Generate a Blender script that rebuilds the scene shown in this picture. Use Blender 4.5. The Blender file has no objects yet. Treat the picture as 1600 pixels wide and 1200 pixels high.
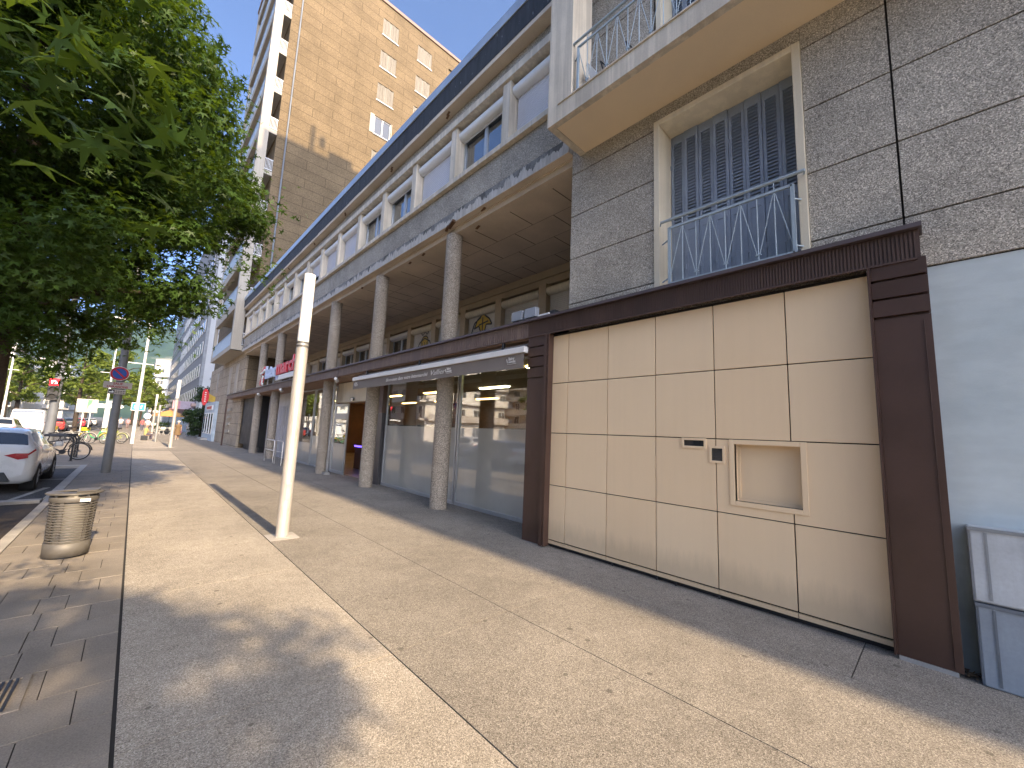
import bpy, math, random
import numpy as np
from mathutils import Vector, Matrix, Quaternion
random.seed(7)
rng = np.random.default_rng(11)
C = bpy.context.scene.collection
SC = bpy.context.scene
R = math.radians

# ------------------------------------------------------------------ camera
def make_camera():
    a, b, g = R(43.2185), R(7.1461), R(2.3920)
    fw = Vector((math.sin(a)*math.cos(b), math.cos(a)*math.cos(b), math.sin(b)))
    r0 = Vector((math.cos(a), -math.sin(a), 0)); u0 = r0.cross(fw)
    r = r0*math.cos(g)+u0*math.sin(g); u = -r0*math.sin(g)+u0*math.cos(g)
    cd = bpy.data.cameras.new('camera'); co = bpy.data.objects.new('camera', cd); C.objects.link(co)
    m = Matrix((r, u, -fw)).transposed().to_4x4(); m.translation = Vector((0, 0, 1.7))
    co.matrix_world = m
    cd.sensor_fit = 'HORIZONTAL'; cd.sensor_width = 36; cd.lens = 620.6/1600*36
    cd.clip_start = .05; cd.clip_end = 12000
    SC.camera = co
make_camera()
# ------------------------------------------------------------------ sky and sun
SUN_EL, SUN_AZ = R(32.0), R(180-.75)
w = bpy.data.worlds.new('World'); SC.world = w; w.use_nodes = True
nt = w.node_tree; nt.nodes.clear()
sky = nt.nodes.new('ShaderNodeTexSky'); sky.sky_type = 'NISHITA'; sky.sun_disc = False
sky.sun_elevation = SUN_EL; sky.sun_rotation = SUN_AZ
sky.altitude = 200; sky.air_density = .42; sky.dust_density = 2.6; sky.ozone_density = 3.6
bg = nt.nodes.new('ShaderNodeBackground'); bg.inputs[1].default_value = .15
ow = nt.nodes.new('ShaderNodeOutputWorld')
nt.links.new(sky.outputs[0], bg.inputs[0]); nt.links.new(bg.outputs[0], ow.inputs[0])
ld = bpy.data.lights.new('sun', 'SUN'); ld.energy = 2.6; ld.angle = R(.65); ld.color = (1, .77, .50)
lo = bpy.data.objects.new('sun', ld); C.objects.link(lo)
sd = Vector((math.sin(SUN_AZ)*math.cos(SUN_EL), math.cos(SUN_AZ)*math.cos(SUN_EL), math.sin(SUN_EL)))
lo.rotation_euler = (-sd).to_track_quat('-Z', 'Y').to_euler(); lo.location = (0, -20, 60)
vs = SC.view_settings; vs.view_transform = 'Standard'; vs.look = 'None'; vs.gamma = 1; vs.use_curve_mapping = False
vs.exposure = 2.03
SC.cycles.max_bounces = 9; SC.cycles.diffuse_bounces = 7; SC.cycles.transparent_max_bounces = 10
SC.cycles.sample_clamp_indirect = 6; SC.cycles.use_denoising = True

# ------------------------------------------------------------------ materials
class G:
    """small helper round one material's node tree"""
    def __init__(s, name):
        s.m = bpy.data.materials.new(name); s.m.use_nodes = True; s.t = s.m.node_tree
        s.t.nodes.clear(); s.out = s.n('OutputMaterial')
    def n(s, k, **kw):
        nd = s.t.nodes.new('ShaderNode'+k)
        for a, v in kw.items(): setattr(nd, a, v)
        return nd
    def l(s, a, b): s.t.links.new(a, b)
    def pos(s, scale=(1, 1, 1)):
        ge = s.n('NewGeometry'); mp = s.n('Mapping'); mp.inputs['Scale'].default_value = scale
        s.l(ge.outputs['Position'], mp.inputs[0]); return mp.outputs[0]
    def noise(s, scale, detail=3, rough=.55, vec=None, sc=(1, 1, 1)):
        x = s.n('TexNoise'); x.inputs['Scale'].default_value = scale; x.inputs['Detail'].default_value = detail
        x.inputs['Roughness'].default_value = rough
        s.l(vec or s.pos(sc), x.inputs['Vector']); return x.outputs['Fac']
    def voro(s, scale, out='Color', vec=None, sc=(1, 1, 1)):
        x = s.n('TexVoronoi'); x.inputs['Scale'].default_value = scale
        s.l(vec or s.pos(sc), x.inputs['Vector']); return x.outputs[out]
    def ramp(s, fac, stops, interp='LINEAR'):
        x = s.n('ValToRGB'); x.color_ramp.interpolation = interp
        e = x.color_ramp.elements
        while len(e) < len(stops): e.new(.5)
        for i, (p, c) in enumerate(stops):
            e[i].position = p; e[i].color = c if len(c) == 4 else (*c, 1)
        s.l(fac, x.inputs[0]); return x.outputs[0]
    def mix(s, fac, a, b, mode='MIX'):
        x = s.n('MixRGB', blend_type=mode)
        for i, v in enumerate((fac, a, b)):
            if isinstance(v, bpy.types.NodeSocket): s.l(v, x.inputs[i])
            elif i == 0: x.inputs[0].default_value = v
            else: x.inputs[i].default_value = (*v, 1)
        return x.outputs[0]
    def math(s, op, a, b=0.):
        x = s.n('Math', operation=op)
        for i, v in enumerate((a, b)):
            if isinstance(v, bpy.types.NodeSocket): s.l(v, x.inputs[i])
            else: x.inputs[i].default_value = v
        return x.outputs[0]
    def pbr(s, col, rough=.6, metal=0, bump=None, bs=.3, bd=.01, coat=0, spec=.5, emit=None, es=0):
        p = s.n('BsdfPrincipled')
        for key, v in (('Base Color', col), ('Roughness', rough), ('Metallic', metal)):
            if isinstance(v, bpy.types.NodeSocket): s.l(v, p.inputs[key])
            else: p.inputs[key].default_value = (*v, 1) if key == 'Base Color' else v
        p.inputs['Coat Weight'].default_value = coat; p.inputs['Coat Roughness'].default_value = .04
        p.inputs['Specular IOR Level'].default_value = spec
        if emit: p.inputs['Emission Color'].default_value = (*emit, 1); p.inputs['Emission Strength'].default_value = es
        if bump is not None:
            b = s.n('Bump'); b.inputs['Strength'].default_value = bs; b.inputs['Distance'].default_value = bd
            s.l(bump, b.inputs['Height']); s.l(b.outputs[0], p.inputs['Normal'])
        s.l(p.outputs[0], s.out.inputs[0]); s.p = p; return s.m

def k(c, f): return tuple(min(1, x*f) for x in c)
def mat(name, col, rough=.55, metal=0, var=.18, scale=1.6, fine=.10, fscale=45, bump=.15, coat=0, spec=.5, sc=(1, 1, 1), streak=0):
    g = G(name)
    big = g.noise(scale, 4, .6, sc=sc); sm = g.noise(fscale, 3, .6)
    c = g.ramp(big, [(.3, k(col, 1-var)), (.72, k(col, 1+var))])
    c = g.mix(1, c, g.ramp(sm, [(.3, (1-fine,)*3), (.7, (1,)*3)]), 'MULTIPLY')
    if streak:
        st = g.noise(1, 4, .6, sc=(9, 9, .35)); c = g.mix(1, c, g.ramp(st, [(.45, (1-streak,)*3), (.62, (1,)*3)]), 'MULTIPLY')
    r = g.ramp(big, [(.3, (max(.02, rough-.08),)*3), (.7, (min(1, rough+.1),)*3)])
    return g.pbr(c, r, metal, sm if bump else None, bump, .004, coat, spec)
def chips(name, base, light, dark, scale, rough=.8, bs=.5, stain=.25, light_amt=.22, dark_amt=.3, big=1.1, gum=0, sc=(1, 1, 1)):
    """exposed aggregate: chips of stone in cement"""
    g = G(name)
    v = g.voro(scale, 'Color', sc=sc); sep = g.n('SeparateColor'); g.l(v, sep.inputs[0])
    ds = g.voro(scale, 'Distance', sc=sc)
    c = g.ramp(sep.outputs[0], [(0, dark), (dark_amt, k(base, .8)), (.5, base), (1-light_amt, k(base, 1.15)), (1-light_amt+.03, light), (1, k(light, 1.1))])
    v2 = g.noise(scale*2.3, 2); c = g.mix(.5, c, g.mix(1, c, g.ramp(v2, [(.35, (.55,)*3), (.65, (1.2,)*3)]), 'MULTIPLY'))
    n = g.noise(big, 5, .65); c = g.mix(1, c, g.ramp(n, [(.28, (1-stain,)*3), (.7, (1.08,)*3)]), 'MULTIPLY')
    if gum:
        w1 = g.noise(.42, 5, .7); c = g.mix(1, c, g.ramp(w1, [(.32, (.84,)*3), (.66, (1.06,)*3)]), 'MULTIPLY'); w2 = g.noise(5, 5, .75); c = g.mix(1, c, g.ramp(w2, [(.30, (.86,)*3), (.55, (1.02,)*3)]), 'MULTIPLY')
        gv = g.n('TexVoronoi'); gv.voronoi_dimensions = '2D'; gv.inputs['Scale'].default_value = 2.3; g.l(g.pos((1, 1, 0)), gv.inputs['Vector'])
        sp = g.n('SeparateColor'); g.l(gv.outputs['Color'], sp.inputs[0])
        rad = g.math('MULTIPLY', sp.outputs[0], .058)
        hit = g.math('LESS_THAN', gv.outputs['Distance'], rad)
        hit = g.math('MULTIPLY', hit, g.math('GREATER_THAN', sp.outputs[1], .35))
        c = g.mix(g.math('MULTIPLY', hit, gum), c, k(dark, .8))
    return g.pbr(c, rough, 0, ds, bs, .004, spec=.25)
def emis(name, col, st):
    g = G(name); e = g.n('Emission'); e.inputs[0].default_value = (*col, 1); e.inputs[1].default_value = st
    g.l(e.outputs[0], g.out.inputs[0]); return g.m
def glassm(name, tint=(.8, .85, .85), ior=1.7):
    g = G(name); fr = g.n('Fresnel'); bf = g.n('NewGeometry').outputs['Backfacing']; g.l(g.math('POWER', ior, g.math('SUBTRACT', 1., g.math('MULTIPLY', bf, 2.))), fr.inputs[0])
    t = g.n('BsdfTransparent'); t.inputs[0].default_value = (*tint, 1)
    gl = g.n('BsdfGlossy'); gl.inputs[1].default_value = .012; gl.inputs[0].default_value = (.95, .97, 1, 1)
    wn = g.noise(.9, 2); b = g.n('Bump'); b.inputs['Strength'].default_value = .06; b.inputs['Distance'].default_value = .05; g.l(wn, b.inputs['Height']); g.l(b.outputs[0], gl.inputs['Normal'])
    mx = g.n('MixShader'); g.l(fr.outputs[0], mx.inputs[0]); g.l(t.outputs[0], mx.inputs[1]); g.l(gl.outputs[0], mx.inputs[2])
    g.l(mx.outputs[0], g.out.inputs[0]); return g.m
def leafm(name, col, tcol, tw=.45, rough=.38):
    g = G(name)
    n = g.noise(1.3, 3); n2 = g.noise(14, 2)
    c = g.ramp(n, [(.3, k(col, .7)), (.7, k(col, 1.35))]); c = g.mix(1, c, g.ramp(n2, [(.3, (.75,)*3), (.7, (1.2,)*3)]), 'MULTIPLY')
    p = g.n('BsdfPrincipled'); g.l(c, p.inputs['Base Color']); p.inputs['Roughness'].default_value = rough; p.inputs['Specular IOR Level'].default_value = .22
    t = g.n('BsdfTranslucent'); t.inputs[0].default_value = (*tcol, 1)
    mx = g.n('MixShader'); mx.inputs[0].default_value = tw
    g.l(p.outputs[0], mx.inputs[1]); g.l(t.outputs[0], mx.inputs[2]); g.l(mx.outputs[0], g.out.inputs[0]); return g.m

GRAN = chips('washed_granite', (.475, .435, .36), (.78, .725, .61), (.18, .165, .135), 110, .75, .6, .32, .2, .34)
GRAN_FINE = chips('band_granite', (.42, .385, .32), (.58, .54, .46), (.20, .185, .165), 75, .8, .5, .35, .2, .3)
COLM = chips('column_aggregate', (.36, .31, .25), (.52, .46, .375), (.19, .16, .125), 85, .75, .7, .2, .24, .36)
PAVE_A = chips('light_washed_concrete', (.41, .36, .29), (.58, .52, .43), (.19, .165, .13), 190, .85, .45, .2, .2, .24, .8, .85)
PAVE_B = chips('brown_washed_concrete', (.295, .262, .215), (.45, .405, .34), (.125, .11, .09), 190, .85, .45, .22, .18, .28, .7, .7)
PAVE_C = mat('paving_stone', (.30, .262, .215), .85, 0, .22, 1.3, .35, 120, .25, spec=.2)
KERB = mat('kerb_stone', (.46, .43, .385), .8, 0, .15, 2, .3, 140, .2, spec=.2)
ASPH = chips('asphalt', (.085, .082, .078), (.16, .155, .145), (.04, .04, .04), 110, .85, .5, .3, .12, .3, .5)
DARKJ = mat('dark_joint', (.03, .027, .024), .9, bump=0)
CREAM = mat('cream_render', (.80, .72, .55), .7, 0, .08, 1.2, .06, 60, .08, spec=.25, streak=.10)
CREAM2 = mat('weathered_cream', (.72, .645, .52), .75, 0, .13, 1.5, .12, 60, .1, spec=.2, streak=.22)
SOFFC = mat('balcony_soffit_paint', (.80, .66, .46), .75, 0, .05, .8, .04, 80, .05, spec=.2)
BROWN = mat('brown_metal', (.070, .038, .027), .42, 0, .15, 2, .1, 90, .04, spec=.45)
BROWN2 = mat('brown_cladding', (.082, .050, .038), .55, 0, .2, 3, .15, 90, .06, spec=.4, sc=(1, 1, .15))
FASM = mat('faded_brown_fascia', (.20, .145, .12), .6, 0, .15, 2, .15, 70, .06, spec=.3, streak=.2)
def panelm():
    g = G('beige_panel'); oi = g.n('ObjectInfo').outputs['Random']; ge = g.n('NewGeometry'); sp = g.n('SeparateXYZ'); g.l(ge.outputs['Position'], sp.inputs[0])
    c = g.mix(oi, (.80, .61, .385), (.82, .64, .415)); n = g.noise(.8, 4, .6)
    c = g.mix(1, c, g.ramp(n, [(.3, (.975,)*3), (.7, (1.01,)*3)]), 'MULTIPLY')
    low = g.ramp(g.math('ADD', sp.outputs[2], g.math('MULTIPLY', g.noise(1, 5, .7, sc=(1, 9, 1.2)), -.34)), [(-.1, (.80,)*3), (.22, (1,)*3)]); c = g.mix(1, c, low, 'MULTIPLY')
    st_ = g.noise(1, 4, .6, sc=(5, 14, .5)); c = g.mix(1, c, g.ramp(st_, [(.36, (.985,)*3), (.55, (1,)*3)]), 'MULTIPLY')
    sc_ = g.noise(26, 5, .75); c = g.mix(g.ramp(sc_, [(.73, (0,)*3), (.76, (.35,)*3)]), c, (.36, .28, .20))
    return g.pbr(c, g.ramp(n, [(.3, (.36,)*3), (.7, (.5,)*3)]), 0, g.noise(2.2, 2), .06, .01, spec=.4)
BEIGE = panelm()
def bluem():
    g = G('pale_blue_paint'); ge = g.n('NewGeometry'); sp = g.n('SeparateXYZ'); g.l(ge.outputs['Position'], sp.inputs[0])
    n = g.noise(2.2, 5, .65); c = g.ramp(n, [(.3, (.49, .565, .575)), (.7, (.57, .635, .635))])
    ro = g.noise(1, 3, .5, sc=(3, 3, 11)); c = g.mix(1, c, g.ramp(ro, [(.4, (.96,)*3), (.6, (1.02,)*3)]), 'MULTIPLY')
    ch = g.noise(17, 6, .8); c = g.mix(g.ramp(ch, [(.70, (0,)*3), (.73, (.7,)*3)]), c, (.33, .33, .32))
    d = g.ramp(g.math('ADD', sp.outputs[2], g.math('MULTIPLY', g.noise(1, 5, .7, sc=(6, 6, 1)), -.8)), [(-.3, (.55,)*3), (.5, (1,)*3)]); c = g.mix(1, c, d, 'MULTIPLY')
    return g.pbr(c, .75, 0, g.noise(60, 4, .7), .35, .004, spec=.2)
BLUEW = bluem()
SHUT = mat('blue_shutter_paint', (.285, .335, .41), .5, 0, .12, 2, .1, 60, .05, spec=.4)
RAILM = mat('pale_blue_rail', (.36, .44, .49), .45, 0, .1, 6, .1, 90, .03, spec=.5)
IRON = mat('dark_iron', (.028, .030, .034), .45, .3, .2, 5, .1, 80, .05)
STEEL = mat('brushed_steel', (.62, .60, .57), .34, .85, .06, 3, .06, 120, .03)
GALV = mat('galvanised', (.42, .42, .41), .5, .6, .18, 4, .15, 60, .05)
ALU = mat('aluminium_frame', (.46, .48, .49), .4, .5, .06, 3, .05, 90, .02)
WHITEM = mat('white_metal', (.74, .74, .72), .45, 0, .05, 3, .05, 90, .02)
OFFW = mat('white_slats', (.66, .655, .68), .5, 0, .05, 2, .06, 90, .03)
SLATD = mat('beige_slats', (.68, .62, .52), .55, 0, .08, 2, .08, 90, .03)
STAIN = None
def feltm():
    g = G('black_roofing'); n = g.noise(1, 5, .7, sc=(6, 6, 1.2)); c = g.ramp(n, [(.3, (.012, .013, .014)), (.6, (.032, .034, .036)), (.78, (.065, .07, .075))])
    f = g.noise(1, 4, .75, sc=(14, 14, 3)); c = g.mix(g.ramp(f, [(.66, (0,)*3), (.70, (.8,)*3)]), c, (.34, .36, .37)); return g.pbr(c, .75, 0, f, .4, .01)
BLACKM = feltm()
ZINC = mat('zinc', (.40, .45, .50), .4, .5, .12, 2, .1, 60, .03)
CONCS = mat('board_marked_concrete', (.64, .55, .44), .85, 0, .14, .9, .2, 70, .2, spec=.15)
TIMB = mat('brown_soffit_boards', (.32, .20, .13), .6, 0, .2, 2, .2, 60, .1, sc=(1, .1, 1))
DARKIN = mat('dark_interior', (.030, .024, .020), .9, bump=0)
INFL = mat('shop_floor', (.22, .19, .16), .35, 0, .1, 1, .1, 60, 0)
INWALL = mat('shop_wall_brown', (.13, .07, .04), .7, 0, .3, 1.5, .1, 60, 0)
CEILT = mat('ceiling_tile', (.55, .45, .33), .8, 0, .06, 1, .08, 90, .03)
GLASS = glassm('shop_glass', (.85, .9, .88), ior=2.1); WGLASS = glassm('window_glass', (.45, .5, .52), 3.0)
BLACKG = mat('black_glass', (.01, .012, .014), .05, 0, 0, 1, 0, 10, 0, 1, .7)
RUBB = mat('rubber', (.018, .018, .018), .8, bump=0)
BARK = mat('bark', (.075, .058, .045), .9, 0, .4, 5, .4, 30, .9, sc=(1, 1, .3), spec=.15)
SOIL = mat('soil', (.06, .045, .033), .95, 0, .4, 4, .5, 40, .8)
def frostm():
    g = G('frosted_film'); n = g.noise(1.2, 3)
    c = g.ramp(n, [(.3, (.40, .40, .355)), (.7, (.47, .47, .42))]); g.pbr(c, .5, 0, None, coat=1., spec=.4); g.p.inputs['Coat IOR'].default_value = 2.2; g.p.inputs['Coat Roughness'].default_value = .02; return g.m
FROST = frostm()
def sub(name, col, **kw): return mat(name, col, **kw)

# ------------------------------------------------------------------ mesh helpers
class MB:
    def __init__(s): s.v = []; s.f = []; s.sm = []; s.mi = []; s.m = 0
    def add(s, vs, fs, sm=False):
        o = len(s.v); s.v.extend(tuple(map(float, p)) for p in vs)
        for f in fs: s.f.append(tuple(i+o for i in f)); s.sm.append(sm); s.mi.append(s.m)
        return s
    def box(s, x0, x1, y0, y1, z0, z1):
        x0, x1 = sorted((x0, x1)); y0, y1 = sorted((y0, y1)); z0, z1 = sorted((z0, z1))
        return s.add([(x, y, z) for x in (x0, x1) for y in (y0, y1) for z in (z0, z1)],
              [(0, 1, 3, 2), (4, 6, 7, 5), (0, 4, 5, 1), (2, 3, 7, 6), (0, 2, 6, 4), (1, 5, 7, 3)])
    def bar(s, p, q, w, h=None, up=(0, 0, 1)):
        p, q = Vector(p), Vector(q); d = (q-p).normalized(); u = Vector(up)
        if abs(d.dot(u)) > .98: u = Vector((1, 0, 0))
        x = d.cross(u).normalized()*w/2; y = x.cross(d).normalized()*(h or w)/2
        vs = [c+a*x+b*y for c in (p, q) for a, b in ((-1, -1), (1, -1), (1, 1), (-1, 1))]
        return s.add(vs, [(3, 2, 1, 0), (4, 5, 6, 7), (0, 1, 5, 4), (1, 2, 6, 5), (2, 3, 7, 6), (3, 0, 4, 7)])
    def cyl(s, p, q, r0, r1=None, n=16, caps=True):
        return s.tube([p, q], [r0, r0 if r1 is None else r1], n, caps)
    def tube(s, path, r, n=8, caps=True, closed=False):
        P = [Vector(p) for p in path]; rs = r if isinstance(r, (list, tuple)) else [r]*len(P)
        rings = []; prev = None
        for i, p in enumerate(P):
            if closed: d = (P[(i+1) % len(P)]-P[i-1])
            else: d = (P[min(i+1, len(P)-1)]-P[max(i-1, 0)])
            d = d.normalized() if d.length > 1e-9 else Vector((0, 0, 1))
            if prev is None:
                u = Vector((0, 0, 1)) if abs(d.z) < .9 else Vector((0, 1, 0))
                a = d.cross(u).normalized()
            else: a = (prev-d*prev.dot(d)).normalized()
            prev = a; b = d.cross(a)
            rings.append([p+rs[i]*(math.cos(2*math.pi*j/n)*a+math.sin(2*math.pi*j/n)*b) for j in range(n)])
        vs = [v for rg in rings for v in rg]; m = len(P); fs = []
        for i in range(m if closed else m-1):
            for j in range(n):
                i2 = (i+1) % m; fs.append((i*n+j, i*n+(j+1) % n, i2*n+(j+1) % n, i2*n+j))
        s.add(vs, fs, True)
        if caps and not closed:
            s.add(rings[0], [tuple(range(n))[::-1]]); s.add(rings[-1], [tuple(range(n))])
        return s
    def lathe(s, prof, c=(0, 0, 0), n=24, sm=True):
        vs = [(c[0]+r*math.cos(2*math.pi*j/n), c[1]+r*math.sin(2*math.pi*j/n), c[2]+z) for r, z in prof for j in range(n)]
        fs = [(i*n+j, i*n+(j+1) % n, (i+1)*n+(j+1) % n, (i+1)*n+j) for i in range(len(prof)-1) for j in range(n)]
        return s.add(vs, fs, sm)
    def prism(s, poly, lo, hi, ax='x'):
        n = len(poly); f = {'x': lambda a, b, t: (t, a, b), 'y': lambda a, b, t: (a, t, b), 'z': lambda a, b, t: (a, b, t)}[ax]
        vs = [f(a, b, lo) for a, b in poly]+[f(a, b, hi) for a, b in poly]
        return s.add(vs, [tuple(range(n)), tuple(range(n, 2*n))[::-1]]+[(i, i+n, (i+1) % n+n, (i+1) % n) for i in range(n)])
    def quad(s, *ps): return s.add(ps, [tuple(range(len(ps)))])
    def build(s, name, m, parent=None, bevel=0, fix=True):
        me = bpy.data.meshes.new(name); me.from_pydata(s.v, [], s.f)
        for x in (m if isinstance(m, (list, tuple)) else [m]): me.materials.append(x)
        me.polygons.foreach_set('use_smooth', s.sm); me.polygons.foreach_set('material_index', s.mi)
        me.update()
        o = bpy.data.objects.new(name, me); C.objects.link(o)
        if parent is not None: par(o, parent)
        if bevel:
            b = o.modifiers.new('b', 'BEVEL'); b.width = bevel; b.segments = 2; b.limit_method = 'ANGLE'; b.angle_limit = R(50); b.harden_normals = False
        return o
def wloc(p):
    v = Vector((0, 0, 0)); 
    while p is not None: v = v+Vector(p.location); p = p.parent
    return v
def par(o, parent):
    """parent keeping the mesh where it was written, in world space (parents are unrotated while building)"""
    o.parent = parent; o.location = Vector(o.location)-wloc(parent)
def tag(o, label, cat, group=None):
    o['label'] = label; o['category'] = cat
    if group: o['group'] = group
    return o
def st(o, kind='structure'): o['kind'] = kind; return o
def thing(name, label, cat, loc=(0, 0, 0), group=None):
    o = bpy.data.objects.new(name, None); C.objects.link(o); o.location = loc; o.empty_display_size = .2
    return tag(o, label, cat, group)
def dup(root, loc, rz=None, label=None):
    def cp(o, p):
        c = o.copy(); C.objects.link(c)
        if p is not None: c.parent = p
        for ch in o.children: cp(ch, c)
        return c
    r = cp(root, None); r.location = loc
    if rz is not None: r.rotation_euler = (0, 0, rz)
    if label: r['label'] = label
    return r
def text_mesh(txt, size, extr=.004, shear=0, bold=0, align='LEFT', sx=1.0, width=None):
    cu = bpy.data.curves.new('t', 'FONT'); cu.body = txt; cu.size = size; cu.extrude = extr; cu.shear = shear; cu.offset = bold
    cu.align_x = align; cu.resolution_u = 3
    o = bpy.data.objects.new('t', cu); C.objects.link(o); dg = bpy.context.evaluated_depsgraph_get(); dg.update()
    me = bpy.data.meshes.new_from_object(o.evaluated_get(dg)); bpy.data.objects.remove(o); bpy.data.curves.remove(cu)
    if width: sx = width/max(.01, max(v.co.x for v in me.vertices)-min(v.co.x for v in me.vertices))
    vs = [(v.co.x*sx, v.co.y, v.co.z) for v in me.vertices]; fs = [tuple(p.vertices) for p in me.polygons]
    bpy.data.meshes.remove(me); return vs, fs
def add_text(mb, txt, size, origin, right, up, **kw):
    vs, fs = text_mesh(txt, size, **kw); o, r, u = Vector(origin), Vector(right).normalized(), Vector(up).normalized(); n = r.cross(u)
    mb.add([o+r*x+u*y+n*z for x, y, z in vs], fs); return mb
def gz(x): return -.03*(x-2.8) if x > 2.8 else 0.

# ================================================================== SETTING
def setting():
    b = MB(); b.quad((-3000, -300, -.22), (3000, -300, -.22), (3000, 4500, -.22), (-3000, 4500, -.22))
    st(b.build('ground', mat('far_ground', (.12, .115, .10), .9, bump=0)))
    b = MB(); b.box(-17, -1.16, -40, 240, -.2, -.10); st(b.build('road', ASPH))
    b = MB()
    for yy in range(-30, 230, 6): b.quad((-7.9, yy, -.096), (-7.78, yy, -.096), (-7.78, yy+3, -.096), (-7.9, yy+3, -.096))
    for y in (12.3, 17.0): b.quad((-3.3, y, -.096), (-1.2, y-.0, -.096), (-1.2, y+.1, -.096), (-3.3, y+.1, -.096))
    b.quad((-1.75, 13.1, -.095), (-1.66, 13.1, -.095), (-1.3, 15.2, -.095), (-1.42, 15.2, -.095))
    st(b.build('road_markings', mat('worn_paint', (.42, .41, .37), .8, 0, .5, 3, .4, 40, 0)))
    # dark bed under the slabs shows in the joints
    b = MB(); b.box(-1.05, 2.86, -30, 140, -.2, -.012); b.prism([(2.86, -.2), (2.86, -.014), (30, gz(30)-.014), (30, -.9)], -30, 140, 'y'); st(b.build('pavement_bed', DARKJ))
    ys = [-6.2, -1.6, 2.95, 5.36, 9.9, 14.6, 19.3, 24.0, 28.7]; J = .008
    b = MB()
    for i in range(len(ys)-1): b.box(.125, 1.63, ys[i]+J/2, ys[i+1]-J/2, -.1, 0)
    yy = 31.4
    while yy < 130: b.box(.125, 1.63, yy, yy+4.6, -.1, 0); yy += 4.607
    b.box(.125, 1.63, -30, -6.2-J/2, -.1, 0)
    st(b.build('pavement', PAVE_A))
    b = MB(); b.box(.125, 1.63, 28.71, 31.39, -.1, 0)
    ys2 = [-30, -6.2, -1.6, 2.95, 5.36, 9.9, 14.6, 19.3, 24.0, 28.7, 33.4, 38, 43, 48, 53, 58, 63, 70, 80, 95, 130]
    for i in range(len(ys2)-1):
        a, c = ys2[i]+.003, ys2[i+1]-.003
        b.box(1.64, 2.835, a, c, -.1, 0)
        b.prism([(2.845, -.1), (2.845, -.0014), (4.2, gz(4.2)), (4.2, -.2)], a, c, 'y')
    ys3 = [-30, .55, 9.0, 18, 27, 36, 50, 70, 130]
    for i in range(len(ys3)-1):
        a, c = ys3[i]+.004, ys3[i+1]-.004
        b.prism([(4.207, -.2), (4.207, gz(4.207)), (14, gz(14)), (14, -.6)], a, c, 'y')
    st(b.build('sidewalk', PAVE_B))
    # stone paving strip beside the kerb, staggered joints
    b = MB(); r = random.Random(3); y = -3.0; row = 0
    while y < 60:
        dy = .4 if y < 30 else 1.2
        cuts = [-.985] + ([-.66, -.37, -.07] if row % 2 == 0 else [-.82, -.41, -.24]) + [.108]
        cuts = [c if i in (0, 4) else c+r.uniform(-.03, .03) for i, c in enumerate(cuts)]
        for i in range(4):
            if row % 2 and i == 2 and r.random() < .5: continue
            x1 = cuts[i+1] if not (row % 2 and i == 1) else cuts[i+1]
            b.box(cuts[i]+.003, x1-.003, y+.003, y+dy-.003, -.1, r.uniform(-.004, .001))
        if row % 2:
            b.box(cuts[2]+.003, cuts[3]-.003, y+.003, y+dy-.003, -.1, -.0045)
        y += dy; row += 1
    b.box(-.98, .108, 60, 130, -.1, 0)
    o = b.build('paving_strip', PAVE_C); st(o)
    b = MB(); yy = -30
    while yy < 8: b.box(-1.16, -.992, yy, yy+.995, -.2, .004); yy += 1.0
    yy = 12.6
    while yy < 20.4: b.box(-1.16, -.992, yy, yy+.995, -.2, .004); yy += 1.0
    yy = 8.0
    while yy < 12.4: b.box(-1.12, -.992, yy, yy+.995, -.2, .003); yy += 1.0
    b.box(-3.4, -1.17, 20.45, 20.6, -.2, .004); b.box(-3.4, -1.17, 12.35, 12.6, -.2, .0)
    yy = 20.6
    while yy < 130: b.box(-3.5, -3.35, yy, yy+.995, -.2, .004); yy += 1.0
    st(b.build('kerb', KERB, None, .008))
    b = MB(); b.box(-3.34, -.99, 20.62, 130, -.15, -.004); st(b.build('cycle_pavement', PAVE_C))
    b = MB(); b.box(-3.3, -1.13, 7.2, 12.34, -.15, -.06); st(b.build('tree_pit_soil', SOIL))
    # hills: one ridge across the end of the street
    nx, ny = 90, 26; X = np.linspace(-3800, 3800, nx); Y = np.linspace(1500, 4200, ny); vs = []
    for j, yv in enumerate(Y):
        for i, xv in enumerate(X):
            t = (yv-1500)/1200; t = min(1, t)
            h = (t*t*(3-2*t))*(400+60*math.sin(xv/420+1.1)+34*math.sin(xv/170+yv/300)+16*math.sin(xv/71+yv/90)) - (1-t)*8
            h += t*24*math.sin(xv/130+yv/160)*math.sin(yv/210)
            vs.append((xv, yv, h))
    fs = [(j*nx+i, j*nx+i+1, (j+1)*nx+i+1, (j+1)*nx+i) for j in range(ny-1) for i in range(nx-1)]
    g = G('wooded_hillside'); n = g.noise(.012, 6, .7); n2 = g.noise(.0035, 4, .6)
    c = g.ramp(n, [(.3, (.018, .035, .014)), (.6, (.045, .075, .028)), (.75, (.075, .10, .04))])
    cl = g.ramp(g.noise(.006, 5, .7, sc=(.35, 1, 1.6)), [(.63, (0,)*3), (.69, (1,)*3)]); c = g.mix(cl, c, (.24, .23, .17))
    g.pbr(c, .95, spec=.05)
    b = MB().add(vs, fs, True); st(b.build('hills', g.m))
setting()

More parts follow.
